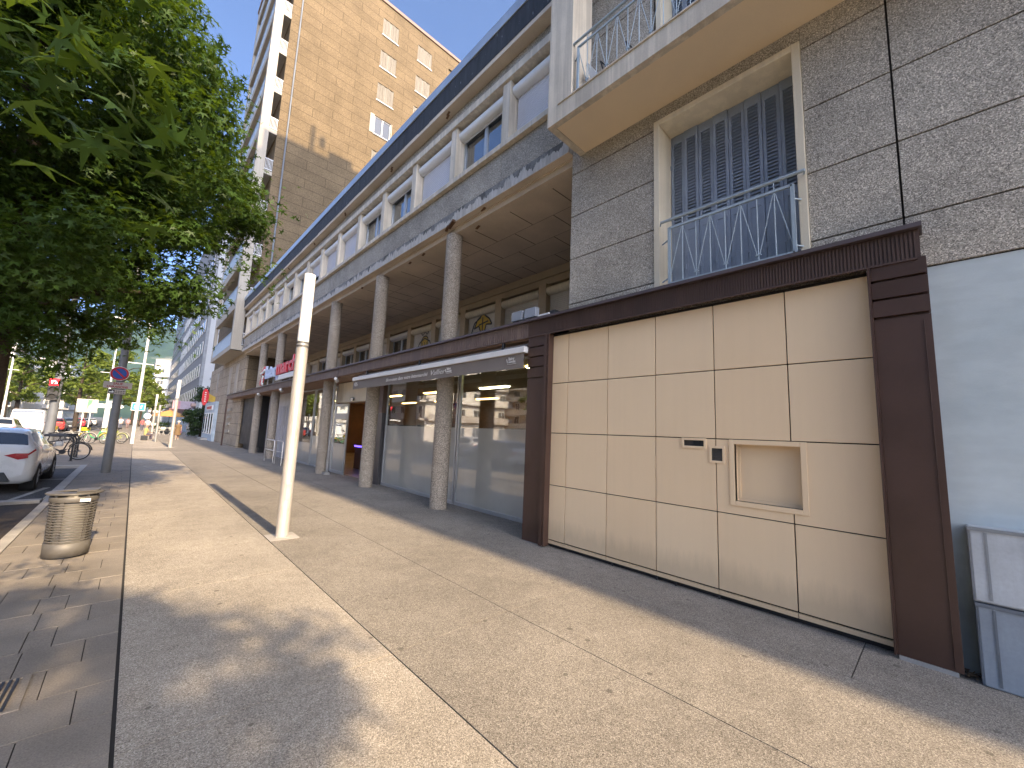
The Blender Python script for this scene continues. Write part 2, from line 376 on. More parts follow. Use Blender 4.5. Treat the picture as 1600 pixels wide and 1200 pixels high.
# ================================================================== BUILDING WITH BALCONIES (near right)
def rail_panel(b, org, d, L, H, nv, r=.007, fr=.02, first_low=True, hand=None):
    """metal guard: frame, uprights and zigzag rods. org = low start, d = unit direction"""
    o, d, u = Vector(org), Vector(d), Vector((0, 0, 1)); P = lambda t, z: o+d*t+u*z
    b.bar(P(0, 0), P(L, 0), fr, fr); b.bar(P(0, H), P(L, H), fr, fr)
    b.bar(P(0, -.01), P(0, H+.01), fr*1.3, fr*1.0); b.bar(P(L, -.01), P(L, H+.01), fr*1.3, fr*1.0)
    for i in range(1, nv): b.cyl(P(L*i/nv, 0), P(L*i/nv, H), r, n=6, caps=False)
    lo, hi = .075, H-.035
    for i in range(nv):
        a, c = (lo, hi) if (i % 2 == 0) == first_low else (hi, lo)
        sft = .012
        b.cyl(P(L*i/nv+(0 if i == 0 else sft), a), P(L*(i+1)/nv-sft, c), r*.75, n=6, caps=False)
    for i in range(0 if first_low else 1, nv+1, 2):
        if 0 < i < nv: b.bar(P(L*i/nv-.03, lo), P(L*i/nv+.03, lo), .014, .014)
    if hand:
        a, e, dz = hand; b.cyl(P(a, H+dz), P(e, H+dz), .02, n=10)
        for i in (1, nv-1): b.cyl(P(L*i/nv, H), P(L*i/nv, H+dz), r, n=6, caps=False)

def granite_building():
    T = thing('granite_building', 'tall grey granite building with beige underside balcony and blue shutters', 'building', (5.15, 0, 0))
    X = 5.15; TOP = 42.7; Y0, Y1 = -22., 4.15; SH = 3.45
    zj = [3.395, 3.92, 4.72, 5.50, 6.29] + [6.29+.79*i for i in range(1, 47)]; zj = [z for z in zj if z < TOP]+[TOP]
    b = MB(); b.box(X+.035, X+12, Y0, .88, 3.40, TOP-.01); b.box(X+.035, X+12, 2.53, Y1-.012, 3.40, TOP-.01); b.box(X+.45, X+12, .87, 2.5, 3.40, TOP-.02)
    for f in range(1, 11): b.box(X+.035, X+12, .86, 2.51, 6.3+SH*f-.02, 6.3+SH*f+.55)
    b.box(X+.035, X+12, .865, 2.505, 6.38, 6.97); b.box(X+.035, X+12, .865, 2.505, 3.398, 3.86)
    core = b.build('wall_core', DARKJ, T)
    b = MB(); g = .018
    winz = [(3.80, 6.40)]+[(6.95+SH*f, 9.25+SH*f) for f in range(0, 10)]
    ycuts = [Y0, -18, -14, -10, -6.4, -3.2, .072, .80, 2.60, Y1]
    for i in range(len(zj)-1):
        z0, z1 = zj[i]+g/2, zj[i+1]-g/2
        for j in range(len(ycuts)-1):
            y0, y1 = ycuts[j]+g/2, ycuts[j+1]-g/2
            if j == 7: y0 -= g/2; y1 += g/2
            if abs(y0-.80) < .02 and j == 7:
                segs = [(z0, z1)]
                for a, c in winz:
                    ns = []
                    for s0, s1 in segs:
                        if c <= s0 or a >= s1: ns.append((s0, s1)); continue
                        if s0 < a: ns.append((s0, a))
                        if c < s1: ns.append((c, s1))
                    segs = ns
                for s0, s1 in segs:
                    if s1-s0 > .03: b.box(X, X+.05, y0, y1, s0, s1)
            else:
                if j == 6: y1 = .80-g/2+.005
                b.box(X, X+.05, y0, y1, z0, z1)
                if j == 8: b.box(X+.05, X+12, Y1-.012, Y1, z0, z1)
    b.build('granite_cladding', GRAN, T)
    b = MB(); b.box(5.17, 17, Y0, 4.1, -.5, 3.39); b.build('painted_base', BLUEW, T)
    # window surrounds, shutters, guard rail
    for fi, (z0, z1) in enumerate(winz[:3]):
        ya, yb = .80, 2.60; t = .085; b = MB(); xf = X-.03; xb = X+.42
        if fi: ya, yb = .80, 2.56
        b.box(xf, xb, ya, ya+t, z0, z1); b.box(xf, xb, yb-t, yb, z0, z1); b.box(xf, xb, ya+t, yb-t, z1-t, z1); b.box(xf, xb, ya+t, yb-t, z0-.06, z0+.02)
        su = b.build('window_surround', CREAM, T, .008)
        sy0, sy1, sz0, sz1 = ya+t+.005, yb-t-.005, z0+.03, z1-t-.005; n = 8; wv = (sy1-sy0)/n
        for q in range(n):
            b = MB(); a, e = sy0+q*wv+.003, sy0+(q+1)*wv-.003; xs = X+.34+(.012 if q % 2 else 0); fw = .038
            H = sz1-sz0; lz0, lz1 = sz0+H*.40, sz1-H*.055
            b.box(xs, xs+.032, a, a+fw, sz0, sz1); b.box(xs, xs+.032, e-fw, e, sz0, sz1)
            b.box(xs, xs+.032, a+fw, e-fw, lz1, sz1); b.box(xs, xs+.032, a+fw, e-fw, lz0-.09, lz0); b.box(xs, xs+.032, a+fw, e-fw, sz0, sz0+.10)
            b.box(xs+.008, xs+.026, a+fw, e-fw, sz0+.10, lz0-.09)
            m_ = int((lz1-lz0)/.048)
            for i in range(m_):
                zz = lz0+(i+.5)*(lz1-lz0)/m_
                b.prism([(xs+.001, zz-.022), (xs+.007, zz-.024), (xs+.030, zz+.016), (xs+.024, zz+.018)], a+fw, e-fw, 'y')
            for hz in (.14, .47, .8): b.box(xs-.008, xs+.0, e-.012, e+.012, sz0+H*hz-.035, sz0+H*hz+.035)
            b.box(xs+.05, xs+.06, a, e, sz0, sz1)
            b.build('shutter', SHUT, su)
    b = MB(); rail_panel(b, (X-.115, 2.33, 3.80), (0, -1, 0), 1.41, .79, 8, hand=(-.12, 1.53, .125), fr=.028)
    for y in (2.47, .86):
        for z in (3.88, 4.43): b.bar((X-.115, y-.13 if y > 2 else y+.06, z), (X-.03, y, z), .014)
    b.bar((X-.115, 2.45, 4.72), (X-.03, 2.5, 4.72), .016); b.bar((X-.115, .8, 4.72), (X-.03, .82, 4.72), .016)
    b.build('guard_rail', RAILM, T)
    # balconies on every floor
    XB = 4.27
    for f in range(0, 11):
        z = 6.58+SH*f; b = MB()
        b.box(XB, X-.002, Y0, 3.97, z+.03, z+.30)                                    # slab
        b.m = 1
        b.box(XB+.10, X-.003, Y0, 3.86, z+.012, z+.0295)                             # recessed underside
        b.m = 0
        b.box(XB, XB+.10, Y0, 3.97, z, z+.0298); b.box(XB+.1002, X-.002, 3.862, 3.97, z, z+.0298)   # drip edge
        b.box(XB-.02, XB-.0005, Y0, 3.75, z+.285, z+.305)
        ba = b.build('balcony', [CREAM2, SOFFC], T)
        b = MB(); b.box(XB+.003, XB+.5, 3.50, 3.967, z+.302, z+SH-.002)
        b.build('balcony_pier', CREAM2, ba)
        if f == 0:
            for seg, (ys, L, nv) in enumerate(((3.40, 2.2, 13), (1.15, 2.2, 13))):
                b = MB(); rail_panel(b, (XB+.035, ys, z+.33), (0, -1, 0), L, .74, nv, first_low=False, fr=.026, hand=((-.1 if seg == 0 else 0), L, .12))
                if seg == 0: b.bar((XB+.035, 3.42, z+.36), (XB+.12, 3.5, z+.36), .03); b.bar((XB+.035, 3.40, z+.95), (XB+.1, 3.5, z+.95), .016); b.bar((XB+.035, 3.49, z+1.19), (XB+.06, 3.5, z+1.19), .03)
                b.build('balcony_railing', RAILM, ba)
    b = MB(); b.box(5.0, 17.2, Y0, 4.2, TOP, TOP+.25); b.build('roof', CREAM2, T)
    b = MB(); b.box(8.3, 8.6, 3.6, 4.1, TOP+.25, TOP+2.5); b.box(9.0, 9.45, 3.8, 4.1, TOP+1.1, TOP+1.9); b.bar((8.5, 3.9, TOP+1.5), (9.1, 3.9, TOP+1.5), .04)
    b.build('roof_mast', GALV, T)
    b = MB(); b.box(9.8, 11.8, 1, 4.1, TOP+.25, TOP+.95); b.build('roof_housing', CREAM2, T)
granite_building()

def folding_chair():
    T = thing('folding_chair', 'brown and white folding chair standing on the beige balcony', 'chair', (4.75, 3.05, 6.885))
    z = 6.885; b = MB()
    b.prism([(4.55, z+.36), (4.57, z+.40), (4.98, z+.47), (4.98, z+.43)], 2.75, 3.15, 'y'); b.build('seat', mat('brown_wood', (.19, .075, .04), .5), T)
    b = MB()
    for i in range(3): b.box(4.94+.03*i, 4.96+.03*i, 2.76, 3.14, z+.50+.13*i, z+.60+.13*i)
    b.build('backrest', mat('brown_slats', (.16, .06, .035), .5), T)
    for y in (2.73, 3.17):
        b = MB(); b.tube([(4.52, y, z+.02), (4.72, y, z+.25), (5.02, y, z+.92)], .012, 6); b.tube([(5.02, y, z+.02), (4.75, y, z+.3), (4.56, y, z+.55), (4.8, y, z+.58)], .012, 6)
        b.build('leg', IRON, T)
    b = MB(); b.prism([(3.18, z+.30), (3.36, z+.62), (3.40, z+.60), (3.30, z+.28)], 4.5, 4.8, 'x'); b.build('cloth', WHITEM, T)
folding_chair()

# ================================================================== BROWN SHOPFRONT WITH BEIGE PANELS
def panel_front():
    T = thing('panelled_shopfront', 'brown framed shopfront blind with large beige panels and a square hatch', 'shopfront', (5.05, 2.2, -.07))
    xp = 5.05; ys = [.345, 1.045, 1.795, 2.547, 3.297, 4.05, 4.47]; zs = [.045, .90, 1.742, 2.568, 3.385]; g = .006
    b = MB(); b.box(xp+.028, xp+.06, .20, 4.6, .02, 3.42)
    # leave the hatch open in the backing
    b = MB(); h0, h1, k0, k1 = .965, 1.594, 1.052, 1.688
    b.box(xp+.028, xp+.06, .20, h0, .02, 3.42); b.box(xp+.028, xp+.06, h1, 4.6, .02, 3.42); b.box(xp+.028, xp+.06, h0, h1, .02, k0); b.box(xp+.028, xp+.06, h0, h1, k1, 3.42)
    b.build('backing', DARKJ, T)
    for i in range(6):
        for j in range(4):
            y0, y1, z0, z1 = ys[i]+g, ys[i+1]-g, zs[j]+g, zs[j+1]-g; b = MB()
            if j == 1 and i in (0, 1):
                a, c = max(y0, h0), min(y1, h1)
                b.box(xp, xp+.027, y0, y1, z0, k0); b.box(xp, xp+.027, y0, y1, k1, z1)
                if i == 0: b.box(xp, xp+.027, y0, h0, k0, k1)
                else: b.box(xp, xp+.027, h1, y1, k0, k1)
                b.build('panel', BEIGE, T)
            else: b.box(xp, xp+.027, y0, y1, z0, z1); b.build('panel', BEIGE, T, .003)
    b = MB()
    for i in range(6): b.box(xp, xp+.027, ys[i]+g*.6, ys[i+1]-g*.6, -.012, .033)
    b.build('kick_strip', BEIGE, T)
    b = MB()
    for y in (2.55, 2.30, 1.8, 3.2): b.cyl((xp+.02, y, -.09), (xp+.02, y, -.01), .012, n=8)
    b.box(xp+.06, xp+.10, .3, 4.5, -.2, .0); b.build('support_feet', IRON, T)
    # square hatch
    b = MB(); f = .052; x0 = xp-.012
    b.box(x0, xp+.05, h0-f, h0, k0-f, k1+f); b.box(x0, xp+.05, h1, h1+f, k0-f, k1+f); b.box(x0, xp+.05, h0, h1, k0-f, k0); b.box(x0, xp+.05, h0, h1, k1, k1+f)
    fr = b.build('hatch', BEIGE, T, .003)
    b = MB(); D = .098; b.box(xp+.05, xp+D+.02, h0-.02, h0, k0-.02, k1+.02); b.box(xp+.05, xp+D+.02, h1, h1+.02, k0-.02, k1+.02)
    b.box(xp+.05, xp+D+.02, h0, h1, k0-.02, k0); b.box(xp+.05, xp+D+.02, h0, h1, k1, k1+.02); b.box(xp+D, xp+D+.02, h0, h1, k0, k1)
    b.box(xp+D-.015, xp+D, h0, h0+.03, k0, k1); b.box(xp+D-.015, xp+D, h1-.03, h1, k0, k1); b.box(xp+D-.015, xp+D, h0+.03, h1-.03, k0, k0+.03); b.box(xp+D-.015, xp+D, h0+.03, h1-.03, k1-.03, k1)
    b.build('hatch_recess', BEIGE, fr)
    for (a, c, z0, z1, t) in ((1.93, 2.17, 1.645, 1.715, .028), (1.72, 1.84, 1.485, 1.63, .027)):
        b = MB(); b.box(xp-.011, xp+.001, a-t, a, z0-t, z1+t); b.box(xp-.011, xp+.001, c, c+t, z0-t, z1+t); b.box(xp-.011, xp+.001, a, c, z0-t, z0); b.box(xp-.011, xp+.001, a, c, z1, z1+t)
        fr = b.build('letter_slot', BEIGE, T, .002)
        b = MB(); b.box(xp-.003, xp-.0005, a, c, z0, z1); b.build('slot_dark_plate', BLACKG, fr)  # black plate on the panel stands in for the dark hollow of the slot
    # pilasters
    for (y0, y1, z0, grooves, ye) in ((-.05, .325, -.03, (2.915, 3.09, 3.27), .30), (4.40, 4.885, -.05, (2.68, 2.865, 3.05, 3.225), 4.40)):
        b = MB(); top = 3.435; zz = [z0]+list(grooves)+[top]; xf = 4.95
        for i in range(len(zz)-1): b.box(xf+(0 if i else .012), 5.16, y0, y1, zz[i]+(.012 if i else 0), zz[i+1]-.012 if i < len(zz)-2 else zz[i+1])
        b.box(xf+.04, 5.155, y0+.01, y1-.01, z0+.01, top-.01)
        if y0 < 0: b.box(xf+.004, xf+.012, y0+.045, y0+.049, z0+.02, 2.85)
        pl = b.build('pilaster', BROWN, T, .004)
        b = MB()
        if y0 < 0: b.box(4.925, 5.05, .326, .346, -.02, 3.41); b.box(4.90, 4.9245, .335, .346, -.02, 3.41)
        else: b.box(4.925, 5.05, 4.375, 4.399, -.05, 3.41); b.box(4.915, 4.9245, 4.41, 4.47, -.05, 3.41)
        b.build('edge_trim', BROWN, pl)
        b = MB(); b.box(4.955, 5.12, y0+.03, y1-.005, -.2, z0-.002) if y0 < 0 else b.box(4.97, 5.15, y0+.02, y1-.02, -.2, z0-.002)
        b.build('plinth', mat('plinth_concrete', (.30, .30, .29), .9), pl)
panel_front()

def litter():
    b = MB(); r = random.Random(5)
    for i in range(26):
        x, y, s = r.uniform(5.0, 5.16), r.uniform(-.2, -.06), r.uniform(.012, .035); a = r.uniform(0, 6.3); z = gz(5.1)+r.uniform(.004, .03)
        p = [(x+s*math.cos(a+t)*q, y+s*math.sin(a+t)*q, z+r.uniform(-.01, .012)) for t, q in ((0, 1), (1.3, .5), (3.14, 1), (4.6, .5))]; b.quad(*p)
    o = b.build('dead_leaves', mat('dry_leaf', (.17, .11, .06), .8)); o['kind'] = 'stuff'; tag(o, 'dry leaves and scraps gathered at the foot of the brown pilaster', 'leaves')
litter()
def cabinet():
    T = thing('utility_cabinet', 'pale grey dented metal cabinet against the blue painted wall', 'cabinet', (5.05, -.5, -.07))
    for nm, z0, z1, y1, col in (('upper_box', .545, 1.11, -.135, (.50, .54, .56)), ('lower_box', -.07, .535, -.14, (.28, .33, .38))):
        m = mat(nm+'_paint', col, .5, 0, .12, 3, .10, 40, .1, streak=.10)
        b = MB(); b.box(4.965, 5.168, -1.0, y1, z0, z1); bx = b.build(nm, m, T, .012)
        b = MB(); b.box(4.95, 4.9645, -1.0, y1-.01, z0+.012, z1-.012); b.build('front_sheet', m, bx, .008)
        b = MB(); b.box(4.945, 4.9495, y1-.10, y1-.085, z0+.03, z1-.03); b.box(4.942, 4.968, -1, y1+.002, z1-.02, z1+.006); b.build('seam', mat(nm+'_seam', k(col, .45), .6), bx)
cabinet()

# ================================================================== ARCADE BUILDING WITH SHOP
def stained_band():
    g = G('stained_concrete_band')
    ge = g.n('NewGeometry'); sp = g.n('SeparateXYZ'); g.l(ge.outputs['Position'], sp.inputs[0])
    s1 = g.noise(1, 4, .7, sc=(1, 4.5, .5)); edge = g.math('ADD', g.math('MULTIPLY', g.math('SUBTRACT', s1, .5), .75), 6.90)
    low = g.math('LESS_THAN', sp.outputs[2], edge)
    n = g.noise(30, 3); c0 = g.ramp(n, [(.3, (.16, .16, .155)), (.7, (.27, .27, .26))]); dk = g.noise(1, 4, .6, sc=(1, 2.2, .8))
    c0 = g.mix(g.ramp(dk, [(.5, (0,)*3), (.6, (.6,)*3)]), c0, (.05, .048, .045))
    c1 = g.ramp(g.noise(9, 4, .6, sc=(1, 2, .3)), [(.3, (.38, .36, .32)), (.7, (.60, .58, .54))])
    return g.pbr(g.mix(low, c0, c1), .85, 0, n, .3, .004, spec=.15)
P0, PS = 6.03, 1.95
YE = 33.75
def shutter_slats(b, x, y0, y1, z0, z1, p=.055):
    n = max(1, int((z1-z0)/p)); d = (z1-z0)/n
    for i in range(n):
        z = z0+i*d; b.prism([(x, z+.004), (x-.007, z+d*.3), (x-.007, z+d*.75), (x, z+d-.003), (x+.012, z+d-.003), (x+.012, z+.004)], y0, y1, 'y')
def arcade_window(T, y0, y1, z0, z1, x, kind, slat, frame, half=.5, boxr=.12):
    """one bay window: frame, panes, roller shutter and round shutter box"""
    b = MB(); fx = x+.02; fw = .055
    for a, c, d, e in ((y0, y0+fw, z0, z1), (y1-fw, y1, z0, z1), (y0+fw, y1-fw, z0, z0+fw), (y0+fw, y1-fw, z1-fw, z1)): b.box(fx, fx+.07, a, c, d, e)
    if kind != 'shut': ym = (y0+y1)/2; b.box(fx-.004, fx+.066, ym-.05, ym+.05, z0+fw, z1-fw)
    w_ = b.build('window', frame, T)
    if kind != 'shut':
        b = MB(); b.box(fx+.03, fx+.036, y0+fw, y1-fw, z0+fw, z1-fw); b.build('pane', WGLASS, w_)
        b = MB(); b.box(fx+.35, fx+.36, y0-.1, y1+.1, z0-.1, z1+.1); b.build('window_backing', DARKIN if kind == 'open' else mat('pale_curtain', (.4, .38, .34), .9), w_)  # in open windows a dark sheet stands in for the unlit room
    zb = z0+fw if kind == 'shut' else (z0+(z1-z0)*half if kind == 'half' else z1-.14)
    b = MB(); shutter_slats(b, x-.01, y0+.03, y1-.03, zb, z1-.02); b.build('roller_shutter', slat, w_)
    b = MB(); b.cyl((x-.05, y0+.005, z1+.02), (x-.05, y1-.005, z1+.02), boxr, n=20); b.build('shutter_box', frame if frame is not ALU else WHITEM, w_)
    return w_

def arcade_building():
    T = thing('arcade_building', 'low grey building on round columns with a brown canopy and a shop under it', 'building', (8.5, 19, 0))
    b = MB(); b.box(5.80, 16, 4.3, YE, 7.6, 9.5); b.box(5.31, 16, 4.3, YE, 6.75, 7.6); b.box(5.31, 16, 4.3, YE, 9.5, 10.4); b.box(8.55, 16, 4.3, YE, 3.6, 6.74); b.build('wall_core', DARKIN, T)
    sb = stained_band()
    b = MB(); b.box(5.05, 5.3, 4.16, YE, 6.72, 7.0); b.build('concrete_band', sb, T, .01)
    b = MB(); y = 4.2
    ed = [4.2]+[P0-.04+PS*i for i in range(0, 15)]
    for i in range(len(ed)-1): b.box(5.06, 5.3, ed[i]+.006, ed[i+1]-.006, 7.008, 7.675)
    b.box(5.075, 5.29, 4.2, ed[-1], 7.0, 7.67)
    b.build('granite_spandrel', GRAN_FINE, T)
    b = MB(); b.box(4.955, 5.34, 4.2, YE, 7.68, 7.80); b.build('sill', CREAM2, T, .008)
    b = MB(); b.box(4.98, 5.34, 4.2, YE, 9.27, 9.45); b.build('lintel', CREAM2, T, .008)
    b = MB()
    for i in range(len(ed)-1): b.box(5.09, 5.3, ed[i]+.005, ed[i+1]-.005, 9.455, 9.80)
    b.build('frieze', GRAN_FINE, T)
    b = MB(); b.box(4.84, 5.4, 4.2, YE+.0, 9.802, 9.93); r = random.Random(9)
    b.build('eave', CONCS, T, .01)
    b = MB(); y = 4.2
    while y < YE-.3: L = r.uniform(.5, 1.1); b.box(4.835+r.uniform(-.006, .006), 5.2, y, min(y+L, YE)-.003, 9.915+r.uniform(-.015, .01), 10.46); y += L
    b.build('roofing_felt', BLACKM, T)
    b = MB(); b.box(4.80, 5.5, 4.2, YE+.05, 10.465, 10.72); b.box(5.5, 16, 4.2, YE, 10.4, 10.6); b.build('zinc_edge', ZINC, T, .01)
    RS = mat('rust_spall', (.16, .09, .05), .9)
    for y in (8.0, 11.1, 14.9, 18.5, 22.6, 26.9):
        b = MB()
        for dx in (0, .05): b.bar((4.93+dx, y+dx*2, 9.79), (4.97+dx, y+.16+dx*2, 9.80), .05, .012)
        b.build('spalled_patch', RS, T)
    b = MB(); b.bar((5.02, 7.6, 6.72), (5.10, 7.95, 6.69), .09, .05); b.bar((5.05, 7.9, 6.70), (5.13, 8.1, 6.67), .06, .03); b.build('spalled_patch', RS, T)
    for x_, y_ in ((5.15, 6.6), (5.4, 7.1), (5.3, 9.4), (5.33, 10.2), (5.25, 13.4)): b = MB(); b.bar((x_, y_, 6.70 if x_ < 5.2 else 6.56), (x_+.05, y_+.18, 6.70 if x_ < 5.2 else 6.56), .06, .01); b.build('spalled_patch', RS, T)
    kinds = ['shut', 'open', 'shut', 'open', 'open', 'shut', 'shut', 'half', 'open', 'open', 'shut', 'open', 'curt', 'open', 'shut']
    b = MB()
    for i in range(15):
        yf = P0+PS*i
        if yf < YE: b = MB(); b.box(5.035, 5.34, yf-.23, yf, 7.805, 9.265); b.build('window_pillar', CREAM2, T, .008)
        arcade_window(T, P0+PS*(i-1)+.005, yf-.235, 7.81, 9.05 if True else 9, 5.27, kinds[i], OFFW, ALU, .45, .13)
    # soffit over the terrace
    b = MB(); b.box(5.05, 5.20, 4.16, YE, 6.705, 6.7195); b.box(5.20, 5.24, 4.16, YE, 6.68, 6.74); b.box(5.24, 8.6, 4.18, YE, 6.57, 6.73); b.box(5.24, 5.46, 4.16, YE, 6.562, 6.57)
    b.build('soffit', CONCS, T)
    b = MB(); x = 5.46; q = 0
    y = 4.9
    while y < 33:
        for i, xx in enumerate((5.5, 6.25, 7.0, 7.75)):
            if (i+q) % 2 == 0 or r.random() < .25: b.box(xx, xx+.72, y, y+.02, 6.566, 6.5695)
        y += .62; q += 1
    for xx in (6.24, 6.99, 7.74): b.box(xx-.004, xx+.004, 4.2, YE, 6.5675, 6.5697)
    b.build('soffit_joints', mat('soffit_groove', (.13, .105, .08), .9), T)
    # first floor wall behind the columns
    b = MB(); b.box(8.36, 8.56, 4.2, YE, 6.10, 6.56); b.box(8.30, 8.359, 4.2, YE, 6.30, 6.40); b.box(8.4, 8.56, 4.2, YE, 3.6, 4.3)
    b.build('terrace_lintel', mat('ochre_beam', (.48, .38, .25), .75, 0, .1, 1, .1, 60, .05), T)
    kk = ['shut', 'shut', 'shut', 'shut', 'shut', 'shut', 'open', 'shut', 'curt', 'open', 'shut', 'open', 'shut', 'shut', 'shut']
    OCH = mat('ochre_pillar', (.50, .39, .25), .7, 0, .1, 1, .1, 60, .05)
    for i in range(14):
        yf = 5.85+PS*i
        b = MB(); b.box(8.25, 8.5, yf-.30, yf, 3.7, 6.098); b.build('terrace_pillar', OCH, T, .006)
        wd = arcade_window(T, yf-PS+.005, yf-.305, 4.31, 5.86, 8.42, kk[i], SLATD, CREAM if kk[i] == 'shut' else ALU, .5, .13)
        if i in (3, 4, 5):
            pass
        if i in (3, 5) and kk[i] == 'shut': pass
    # columns
    for i in range(6):
        y = 8.0+4*i; b = MB(); b.cyl((5.33, y, -.14), (5.33, y, 6.575), .20, n=40, caps=False); b.build('column', COLM, T)
    # canopy: soffit, fascia, cap
    b = MB(); b.box(4.98, 8.5, 4.9, 37, 3.44, 3.66); b.box(4.98, 5.15, -.0, 4.9, 3.50, 3.66); b.build('canopy_slab', TIMB, T)
    b = MB()
    for xx in np.arange(5.05, 5.99, .115): b.box(xx, xx+.105, 4.91, 37, 3.405, 3.4395)
    b.build('canopy_boards', TIMB, T)
    b = MB(); b.m = 0; y = 0.0
    while y < 4.9: b.box(4.955, 4.97, y+.002, y+.018, 3.425, 3.69); y += .029
    b.box(4.966, 4.98, -.005, 4.9, 3.42, 3.70); b.box(4.935, 4.9545, -.0, 4.9, 3.412, 3.432); b.box(4.966, 5.14, -.02, -.0052, 3.42, 3.70)
    b.m = 1
    while y < 37: b.box(4.955, 4.97, y+.004, y+.05, 3.425, 3.69); y += .06
    b.box(4.966, 4.98, 4.901, 37, 3.42, 3.70)
    b.m = 2
    for yj in (14.1, 24.0, 31.0): b.box(4.945, 4.9545, yj, yj+.05, 3.415, 3.71)
    b.build('canopy_fascia', [BROWN2, FASM, BROWN], T)
    b = MB(); b.box(4.90, 5.145, -.04, 4.16, 3.703, 3.745); b.box(4.90, 8.45, 4.161, 37, 3.703, 3.745); b.build('canopy_cap', mat('cap_flashing', (.105, .082, .085), .5, .2, .15, 2, .1, 60, .05), T)
    b = MB(); b.box(4.93, 5.03, 36.85, 36.98, -.2, 3.43); b.build('canopy_post', BROWN, T)
    # shop: floor, ceiling, walls
    b = MB(); b.box(6.02, 14, 4.9, 28.4, -.3, -.085); b.build('shop_floor', INFL, T)
    b = MB()
    for i in range(13):
        for j in range(20): b.box(6.03+.61*i, 6.03+.61*i+.6, 4.95+1.2*j, 4.95+1.2*j+1.19, 3.37, 3.4)
    b.box(6.03, 14, 4.95, 28.4, 3.385, 3.435)
    b.build('shop_ceiling', CEILT, T)
    b = MB(); b.box(13.9, 14.1, 4.9, 28.4, -.1, 3.4); b.box(5.2, 14, 4.75, 4.9, -.2, 3.42); b.box(6.02, 14, 28.3, 28.5, -.2, 3.4); b.build('shop_walls', INWALL, T)
    # glazing
    def glaz(y0, y1, zfrost, zt=3.38, wp=True):
        b = MB(); x = 6.0; zb = -.095
        b.box(x-.03, x+.03, y0, y1, zb-.05, zb+.085); b.box(x-.03, x+.03, y0, y1, zt-.06, zt)
        b.box(x-.032, x+.032, y0, y0+.06, zb+.085, zt-.06); b.box(x-.032, x+.032, y1-.06, y1, zb+.085, zt-.06)
        w_ = b.build('shop_window', ALU, T, .003)
        b = MB(); b.box(x-.006, x+.006, y0+.06, y1-.06, zfrost, zt-.06); b.build('pane', GLASS, w_)
        if zfrost > 0: b = MB(); b.box(x-.006, x+.006, y0+.06, y1-.06, zb+.085, zfrost-.0005); b.build('frosted_pane', FROST, w_)
        return w_
    glaz(4.91, 8.30, 1.80); glaz(8.34, 12.33, 1.80)
    b = MB(); b.box(5.86, 6.05, 12.36, 12.80, -.12, 2.2); b.build('door_pocket', mat('dark_grey_metal', (.07, .07, .075), .4, .3), T, .006)
    b = MB(); b.box(5.84, 6.05, 12.36, 12.80, 2.201, 3.38); b.build('door_pocket_box', FASM, T, .006)
    b = MB(); b.box(5.72, 6.0, 12.85, 16.1, 2.62, 3.38); hd = b.build('door_header', CREAM, T, .01)
    b = MB(); b.box(5.66, 5.7195, 14.4, 14.65, 2.66, 2.76); b.build('door_sensor', BLACKG, hd)
    for (y0, y1) in ((12.82, 13.5), (15.35, 16.75)):
        b = MB(); x = 5.93; b.box(x-.025, x+.025, y0, y0+.10, -.1, 2.6); b.box(x-.025, x+.025, y1-.10, y1, -.1, 2.6); b.box(x-.025, x+.025, y0+.1, y1-.1, -.1, .02); b.box(x-.025, x+.025, y0+.1, y1-.1, 2.5, 2.6); b.box(x-.025, x+.025, y0+.1, y1-.1, 2.0, 2.22)
        lf = b.build('door_leaf', ALU, T, .003)
        b = MB(); b.box(x-.005, x+.005, y0+.1, y1-.1, 1.05, 2.5); b.build('pane', GLASS, lf)
        b = MB(); b.box(x-.005, x+.005, y0+.1, y1-.1, .02, 1.0495); b.build('frosted_pane', FROST, lf)
    b = MB(); b.cyl((5.42, 15.62, -.1), (5.42, 15.62, 3.4), .05, n=12); b.box(5.30, 5.5, 15.5, 16.3, -.12, .0); b.build('downpipe', GALV, T)
    glaz(16.9, 19.6, 1.25); glaz(19.66, 22.4, .9)
    b = MB(); b.box(5.95, 6.05, 22.46, 23.5, -.12, 3.35); b.box(5.93, 5.949, 22.55, 23.4, .1, 2.1)
    b.build('service_door', mat('lilac_grey_door', (.42, .43, .47), .5), T)
    b = MB()
    for i in range(24): b.box(5.95+.015*(i % 2), 6.05, 23.6+i*.19, 23.6+i*.19+.185, -.15, 2.7)
    b.box(5.97, 6.05, 23.55, 28.2, 2.7, 3.4); b.build('metal_shutters', mat('pale_metal_sheet', (.45, .46, .50), .5, .2), T)
    b = MB(); b.box(5.6, 6.2, 28.5, YE+.3, .25, 3.38); b.box(5.75, 6.2, 28.6, 33.4, -.2, .25); b.build('dark_gate', mat('black_gate', (.022, .023, .026), .6, 0, .3, 2, .2, 30, .1), T, .02)
    b = MB(); b.box(6.1, 8.5, 28.4, YE, -.3, 3.4); b.build('rear_wall', mat('grey_render', (.2, .19, .18), .9), T)
    # lit ceiling lamps seen through the glass
    WL = emis('warm_tube', (1, .55, .18), 5); CL = emis('white_tube', (1, .84, .55), 5)
    n = 0
    for x in (9.4, 12.4):
        for y in ((10.2, 14.2, 18.0, 21.8, 25.4) if x > 7 else ()):
            b = MB(); b.box(x-.07, x+.07, y, y+1.5, 3.32, 3.36); b.box(x-.09, x+.09, y-.02, y+1.52, 3.345, 3.369)
            o = b.build('strip_light', WL if y > 12 else CL); tag(o, 'glowing strip light on the shop ceiling behind the glass', 'light', 'strip lights in the shop')
